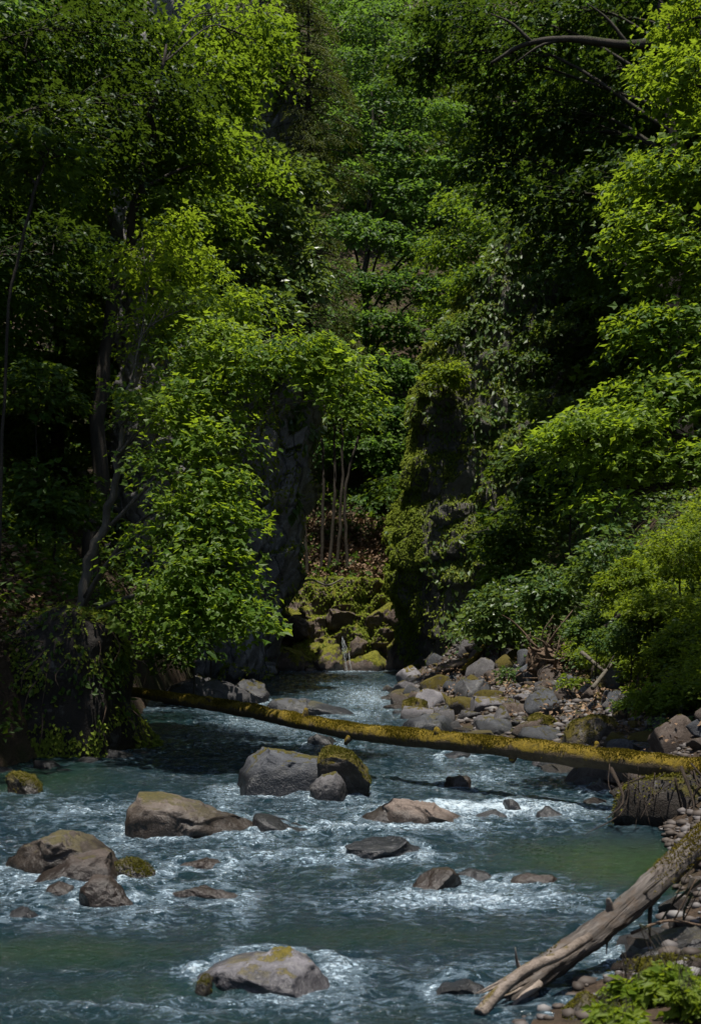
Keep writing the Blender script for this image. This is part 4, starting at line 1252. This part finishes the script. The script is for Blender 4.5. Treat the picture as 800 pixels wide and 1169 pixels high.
limb_tree()
tree('maple_tree', 'sunlit maple on the right edge with layered yellow-green leaves reaching left', 'tree',
     [on_ground(5.2, 15), W(905, 560, 15), W(890, 400, 15), W(870, 200, 15), W(860, 20, 15)], .18,
     [B_(780, 90, 14.5, 44, 34, 50), B_(760, 200, 14.5, 50, 26, 55), B_(740, 260, 14.5, 44, 22, 45), B_(780, 300, 14.5, 50, 30, 55), B_(760, 370, 14.5, 52, 26, 60), B_(690, 480, 14.1, 60, 20, 60), B_(750, 450, 14.5, 60, 30, 60),
      B_(715, 520, 14.1, 40, 18, 34), B_(790, 520, 14.3, 40, 20, 36), B_(690, 570, 14.1, 22, 10, 12), B_(800, 20, 15, 50, 40, 40), B_(820, 420, 14.5, 50, 50, 40), B_(650, 500, 14.1, 26, 14, 16), B_(810, 180, 14.5, 50, 50, 40)],
     217, M_MAPLE, size=.085, m=32, slen=.55)

SLANT = 0.0
# shrubs one by one
def shrub(name, label, cat, px, py, Y, rx, rz, n, seed, mat, size=.1, m=22, slen=.4, tpl=L_OVAL, nb=5, wild=.6, group=None, droop=.3, thick=.5):
    r = np.random.default_rng(seed)
    c = W(px, py, Y)
    s = Y / F
    blobs = []
    for i in range(nb):
        a = r.uniform(0, 6.28)
        q = r.uniform(.15, .6)
        blobs.append((c + np.array([math.cos(a) * q * rx * s, math.sin(a) * q * rx * s, r.uniform(-.5, .5) * rz * s]), (rx * s * .55, rx * s * .5, rz * s * .5), n // nb))
    b = np.array([c[0], c[1] + .1, min(gz(c[0], c[1]), c[2] - rz * s * .8)])
    return tree(name, label, cat, [b, (b + c) / 2 + np.array([.02, 0, 0]), c], max(.006, rx * s * .03), blobs, seed, mat, size=size, m=m, slen=slen, tpl=tpl, wild=wild, group=group, r1=.004, droop=droop, thick=thick)


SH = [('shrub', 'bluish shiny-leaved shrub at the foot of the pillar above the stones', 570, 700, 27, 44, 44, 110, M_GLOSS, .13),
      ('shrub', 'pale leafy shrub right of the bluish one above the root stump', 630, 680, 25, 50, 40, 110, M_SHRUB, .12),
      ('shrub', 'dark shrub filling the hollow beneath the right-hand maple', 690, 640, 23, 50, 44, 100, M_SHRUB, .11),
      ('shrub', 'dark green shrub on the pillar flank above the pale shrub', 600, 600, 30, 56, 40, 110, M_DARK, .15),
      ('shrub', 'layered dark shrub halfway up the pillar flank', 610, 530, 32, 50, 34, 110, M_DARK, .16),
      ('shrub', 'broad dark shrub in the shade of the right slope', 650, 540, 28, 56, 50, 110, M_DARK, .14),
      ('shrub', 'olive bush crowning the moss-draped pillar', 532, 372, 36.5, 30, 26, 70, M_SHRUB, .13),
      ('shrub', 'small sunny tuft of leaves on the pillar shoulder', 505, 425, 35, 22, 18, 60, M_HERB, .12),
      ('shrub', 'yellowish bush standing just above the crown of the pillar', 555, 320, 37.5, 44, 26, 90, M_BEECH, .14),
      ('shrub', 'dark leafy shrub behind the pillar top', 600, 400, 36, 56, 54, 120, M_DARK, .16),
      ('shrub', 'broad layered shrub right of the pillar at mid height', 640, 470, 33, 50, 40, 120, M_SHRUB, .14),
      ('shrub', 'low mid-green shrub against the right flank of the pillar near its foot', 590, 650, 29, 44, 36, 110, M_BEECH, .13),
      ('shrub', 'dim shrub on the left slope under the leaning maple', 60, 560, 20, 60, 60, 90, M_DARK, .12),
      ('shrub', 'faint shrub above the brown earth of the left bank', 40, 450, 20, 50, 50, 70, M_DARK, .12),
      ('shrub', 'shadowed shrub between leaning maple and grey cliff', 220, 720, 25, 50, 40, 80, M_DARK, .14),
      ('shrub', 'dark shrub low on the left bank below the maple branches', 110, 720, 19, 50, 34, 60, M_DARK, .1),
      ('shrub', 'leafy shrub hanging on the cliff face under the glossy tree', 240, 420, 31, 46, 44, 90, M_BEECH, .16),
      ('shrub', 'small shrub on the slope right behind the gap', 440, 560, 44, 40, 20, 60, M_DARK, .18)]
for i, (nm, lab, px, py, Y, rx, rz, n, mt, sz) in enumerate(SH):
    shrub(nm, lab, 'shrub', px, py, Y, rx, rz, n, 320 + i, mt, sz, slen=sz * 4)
HB = [('bright sunny clump of herbs on the upper right bank', 775, 630, 18.2, 60, 40), ('pale tall herb clump on the crest of the right bank', 720, 660, 19.5, 44, 30),
      ('yellow-green herb clump halfway down the right bank', 750, 690, 17.6, 50, 30), ('dim herb clump low on the right bank above the stones', 720, 730, 18, 44, 30),
      ('leafy clump hanging over the stones at the right edge', 780, 740, 16.4, 40, 34), ('bright round-leaved clump just above the log at the right edge', 770, 795, 15, 44, 26),
      ('small herb clump between the stump and the right bank', 680, 715, 20, 30, 22)]
for i, (lab, px, py, Y, rx, rz) in enumerate(HB):
    shrub('herb_clump', lab, 'plant', px, py, Y, rx, rz, 170, 360 + i, M_HERB if i not in (3, 6) else M_SHRUB, .055, 34, .24, L_OVAL, 6, .75, thick=.3)
NB = [('bright green leafy plant beside the ledge stones in the bottom right corner', 765, 1135, 6.1, 34, 26), ('fresh green plant at the bottom edge right of the mossy stone', 720, 1135, 6.2, 26, 20),
      ('small leafy plant at the very bottom edge under the driftwood', 700, 1168, 5.7, 30, 12), ('leafy sprig in the far bottom right corner', 790, 1165, 5.8, 26, 20)]
for i, (lab, px, py, Y) in enumerate((('low tuft of leaves among the stones left of the root stump', 590, 748, 24), ('low leafy tuft between stones below the root stump', 655, 800, 21), ('tuft of small leaves beside the large moss-capped boulder', 725, 835, 16.6),
                                       ('green tuft among the stones at the foot of the right bank', 740, 800, 17.6), ('little plant growing out of the stones behind the log end', 775, 850, 14.2))):
    x_ = (px - HX) / F * Y
    py = HY + (CH - gz(x_, Y) - .12) * F / Y
    shrub('herb_clump', lab, 'plant', px, py, Y, 22, 12, 40, 395 + i, M_HERB if i % 2 else M_SHRUB, .06, 18, .18, L_OVAL, 5, .7, thick=.2)
for i, (lab, px, py, Y, rx, rz) in enumerate(NB):
    py = min(py, HY + (CH - gz((px - HX) / F * Y, Y) - .07) * F / Y)
    shrub('leafy_plant', lab, 'plant', px, py, Y, rx, rz, 40, 380 + i, M_HERB, .05, 18, .10, L_OVAL, 5, .6, thick=.12)

# the woods on both slopes: four kinds, copied
KP = {}


def kind_proto(k):
    r = np.random.default_rng(600 + k)
    h, R, mt, tp, sz, sl = ((12, 3.2, M_DARK, L_MAPLE, .17, 1.0), (13, 3.4, M_COOL, L_OVAL, .19, 1.2), (11, 3.0, M_MAPLE, L_MAPLE, .17, .95), (14, 3.6, M_COOL, L_OVAL, .2, 1.3))[k]
    return h, R, mt, tp, sz, sl, r


WOOD = [(0, -9.2, 21, 'dark broadleaf tree high on the left slope behind the shaded sapling'), (3, -8.5, 27, 'dark tree on the left slope behind the sunlit broadleaf'),
        (1, -8.5, 31, 'green tree on the slope just left of the grey cliff'), (0, -9.5, 35, 'dark tree above and behind the grey cliff'), (3, -6.0, 40, 'tall dark tree behind the cliff top spruces'),
        (1, -6.6, 52, 'green beech left behind the big layered beech'), (3, 1.0, 65, 'dim bluish tree high behind the gap centre'), (0, 6.4, 57, 'dark tree in the shade right behind the central beech'),
        (3, 8.2, 48, 'dark tree on the slope behind the yellowish leaning tree'), (0, 7.2, 36, 'dark tree on the right slope behind the black branch'), (3, 8.0, 29, 'dark tree behind the trunk of the massive right tree'),
        (1, 9.2, 20.5, 'green tree on the right slope behind the edge maple'), (2, 11.5, 25, 'leafy tree high on the right slope at the frame edge'), (0, 7.2, 31, 'shadowy tree between pillar flank and massive tree'),
        (3, -4.0, 64, 'far dark tree on the skyline left of centre'), (1, 5.0, 68, 'far tree on the skyline right of centre'), (0, 9.5, 58, 'far dark tree high on the right behind the others'), (3, -9.0, 56, 'far dark tree high on the left behind the others'),
        (0, -8.4, 18.5, 'shaded tree standing on the left bank behind the leaning maple'), (2, -7.6, 36.5, 'light green tree rooted on the cliff back'), (3, 10.5, 42, 'tall dark tree far up the right slope'),
        (0, 0.5, 72, 'farthest dark tree in the notch of the valley'), (3, 6.5, 78, 'farthest tree on the right of the valley notch'), (0, -7, 76, 'farthest tree on the left of the valley notch')]
for i, (k, x, y, lab) in enumerate(WOOD):
    b = on_ground(x, y, .3)
    if k not in KP:
        h, R, mt, tp, sz, sl, r = kind_proto(k)
        path = [b, b + np.array([.2, 0, h * .4]), b + np.array([-.1, .1, h * .75]), b + np.array([.1, 0, h])]
        KP[k] = tree('broadleaf_tree', lab, 'tree', path, .2, autoblobs(r, b, h, R, .12, 22, 46, .5), 610 + k, mt, tpl=tp, size=sz, m=26, slen=sl, group='trees of the wooded slopes', flat=.16, droop=.25)
    else:
        copy_thing(KP[k], lab, tuple(b), i * 1.7, .9 + .25 * ((i * .37) % 1), 'trees of the wooded slopes')

# ------------------------------------------------------------------ ground cover on the slopes
def cover(name, n, seed, region, mat, size, slen, m=14, tpl=L_OVAL, lift=.15):
    r = np.random.default_rng(seed)
    x0, x1, y0, y1, cond = region
    X, Y = r.uniform(x0, x1, n * 3), r.uniform(y0, y1, n * 3)
    k = cond(X, Y, r)
    X, Y = X[k][:n], Y[k][:n]
    Z = ground(X, Y)
    e = .15
    gx, gy = (ground(X + e, Y) - ground(X - e, Y)) / (2 * e), (ground(X, Y + e) - ground(X, Y - e)) / (2 * e)
    nn = unit(np.stack([-gx, -gy, np.ones_like(gx)], -1))
    P = np.stack([X, Y, Z], -1) + nn * (lift * r.random(len(X)))[:, None]
    g = Geo()
    D = nn * .5 + r.normal(0, .6, (len(X), 3)) + np.array([0, -.2, 0])
    sprays(g, P, D, slen * r.uniform(.5, 1.3, len(X)), m, size, r, tpl, .45 + .6 * fbm(P * .5, 3, seed), .3, .3, .6, .6)
    o = put(name, g.mesh(name, mat, (0, 0, 0), False))
    o['kind'] = 'stuff'
    return o


tr = lambda X, Y: np.interp(Y, _Y, _XT)
tl = lambda X, Y: np.interp(Y, _YL, _XL)
cover('undergrowth', 5200, 701, (2.0, 11, 13, 38, lambda X, Y, r: (X > tr(X, Y) + .35) & (fbm(xyz(X * .7, Y * .7), 2, 3) > -.35)), M_SHRUB, .11, .45)
cover('undergrowth', 3800, 702, (-12, -2.2, 14, 40, lambda X, Y, r: (X < tl(X, Y) - .9) & (fbm(xyz(X * .7, Y * .7), 2, 3) > -.15)), M_DARK, .12, .5)
cover('undergrowth', 5000, 703, (-12, 12, 42.5, 75, lambda X, Y, r: fbm(xyz(X * .5, Y * .5), 2, 6) > -.3), M_DARK, .2, .8)
cover('bank_herbs', 9000, 704, (2.9, 6.5, 13.5, 23, lambda X, Y, r: (X > tr(X, Y) + .25)), M_HERB, .05, .26, 22, L_OVAL, .35)
cover('undergrowth', 260, 708, (-5.6, -2.6, 12, 19, lambda X, Y, r: (X < tl(X, Y) - .12)), M_DARK, .09, .35, 14, L_OVAL, .2)
# leaf litter on the bare slope beyond the gap and on the left bank
M_LITTER = leafmat('dead_leaf', (.10, .06, .035), (.28, .19, .12), (.08, .05, .03), .15, .8, .2)
cover('leaf_litter', 1300, 705, (-1.5, 3, 41.2, 45.5, lambda X, Y, r: np.ones_like(X, bool)), M_LITTER, .13, .5, 14, L_OVAL, .03)
cover('leaf_litter', 500, 706, (-5.2, -2.8, 15.5, 19, lambda X, Y, r: (X < tl(X, Y) - .5)), M_LITTER, .08, .35, 14, L_OVAL, .03)

cover('leaf_litter', 420, 709, (.8, 3.8, 13, 33, lambda X, Y, r: (X > np.interp(Y, _Y, _XR) + .5) & (X < tr(X, Y) + .2)), M_LITTER, .06, .3, 10, L_OVAL, .03)

# ------------------------------------------------------------------ light, sky, camera
S = Vector((-.01, -.17, .985)).normalized()
el = math.asin(S.z)
az = math.atan2(S.x, S.y)
w = bpy.data.worlds.new('World')
sc.world = w
w.use_nodes = True
nt = w.node_tree
sky = nt.nodes.new('ShaderNodeTexSky')
sky.sky_type = 'NISHITA'
sky.sun_disc = False
sky.sun_elevation = el
sky.sun_rotation = az
bg = nt.nodes['Background']
bg.inputs[1].default_value = .085
nt.links.new(sky.outputs[0], bg.inputs[0])
sun = bpy.data.lights.new('sun', 'SUN')
sun.energy = 4.6
sun.angle = math.radians(.5)
sun.color = (1, .95, .86)
so = put('sun', sun)
so.rotation_euler = S.to_track_quat('Z', 'Y').to_euler()

cam = bpy.data.cameras.new('camera')
cam.sensor_fit = 'HORIZONTAL'
cam.sensor_width = 24
cam.lens = F / 800 * 24
cam.shift_y = (HY - 584.5) / 800
cam.clip_end = 500
cam.dof.use_dof = True
cam.dof.focus_distance = 14
cam.dof.aperture_fstop = 4
co = put('camera', cam, None, (0, 0, CH))
co.rotation_euler = (math.radians(90), 0, 0)
sc.camera = co
sc.view_settings.view_transform = 'Standard'
sc.view_settings.look = 'None'
sc.view_settings.gamma = 1
sc.view_settings.exposure = 0.82
sc.cycles.use_denoising = True
sc.cycles.max_bounces = 6
sc.cycles.diffuse_bounces = 4
sc.cycles.glossy_bounces = 2
sc.cycles.transmission_bounces = 3
sc.cycles.transparent_max_bounces = 4
sc.cycles.caustics_reflective = False
sc.cycles.caustics_refractive = False
sc.cycles.sample_clamp_indirect = 4
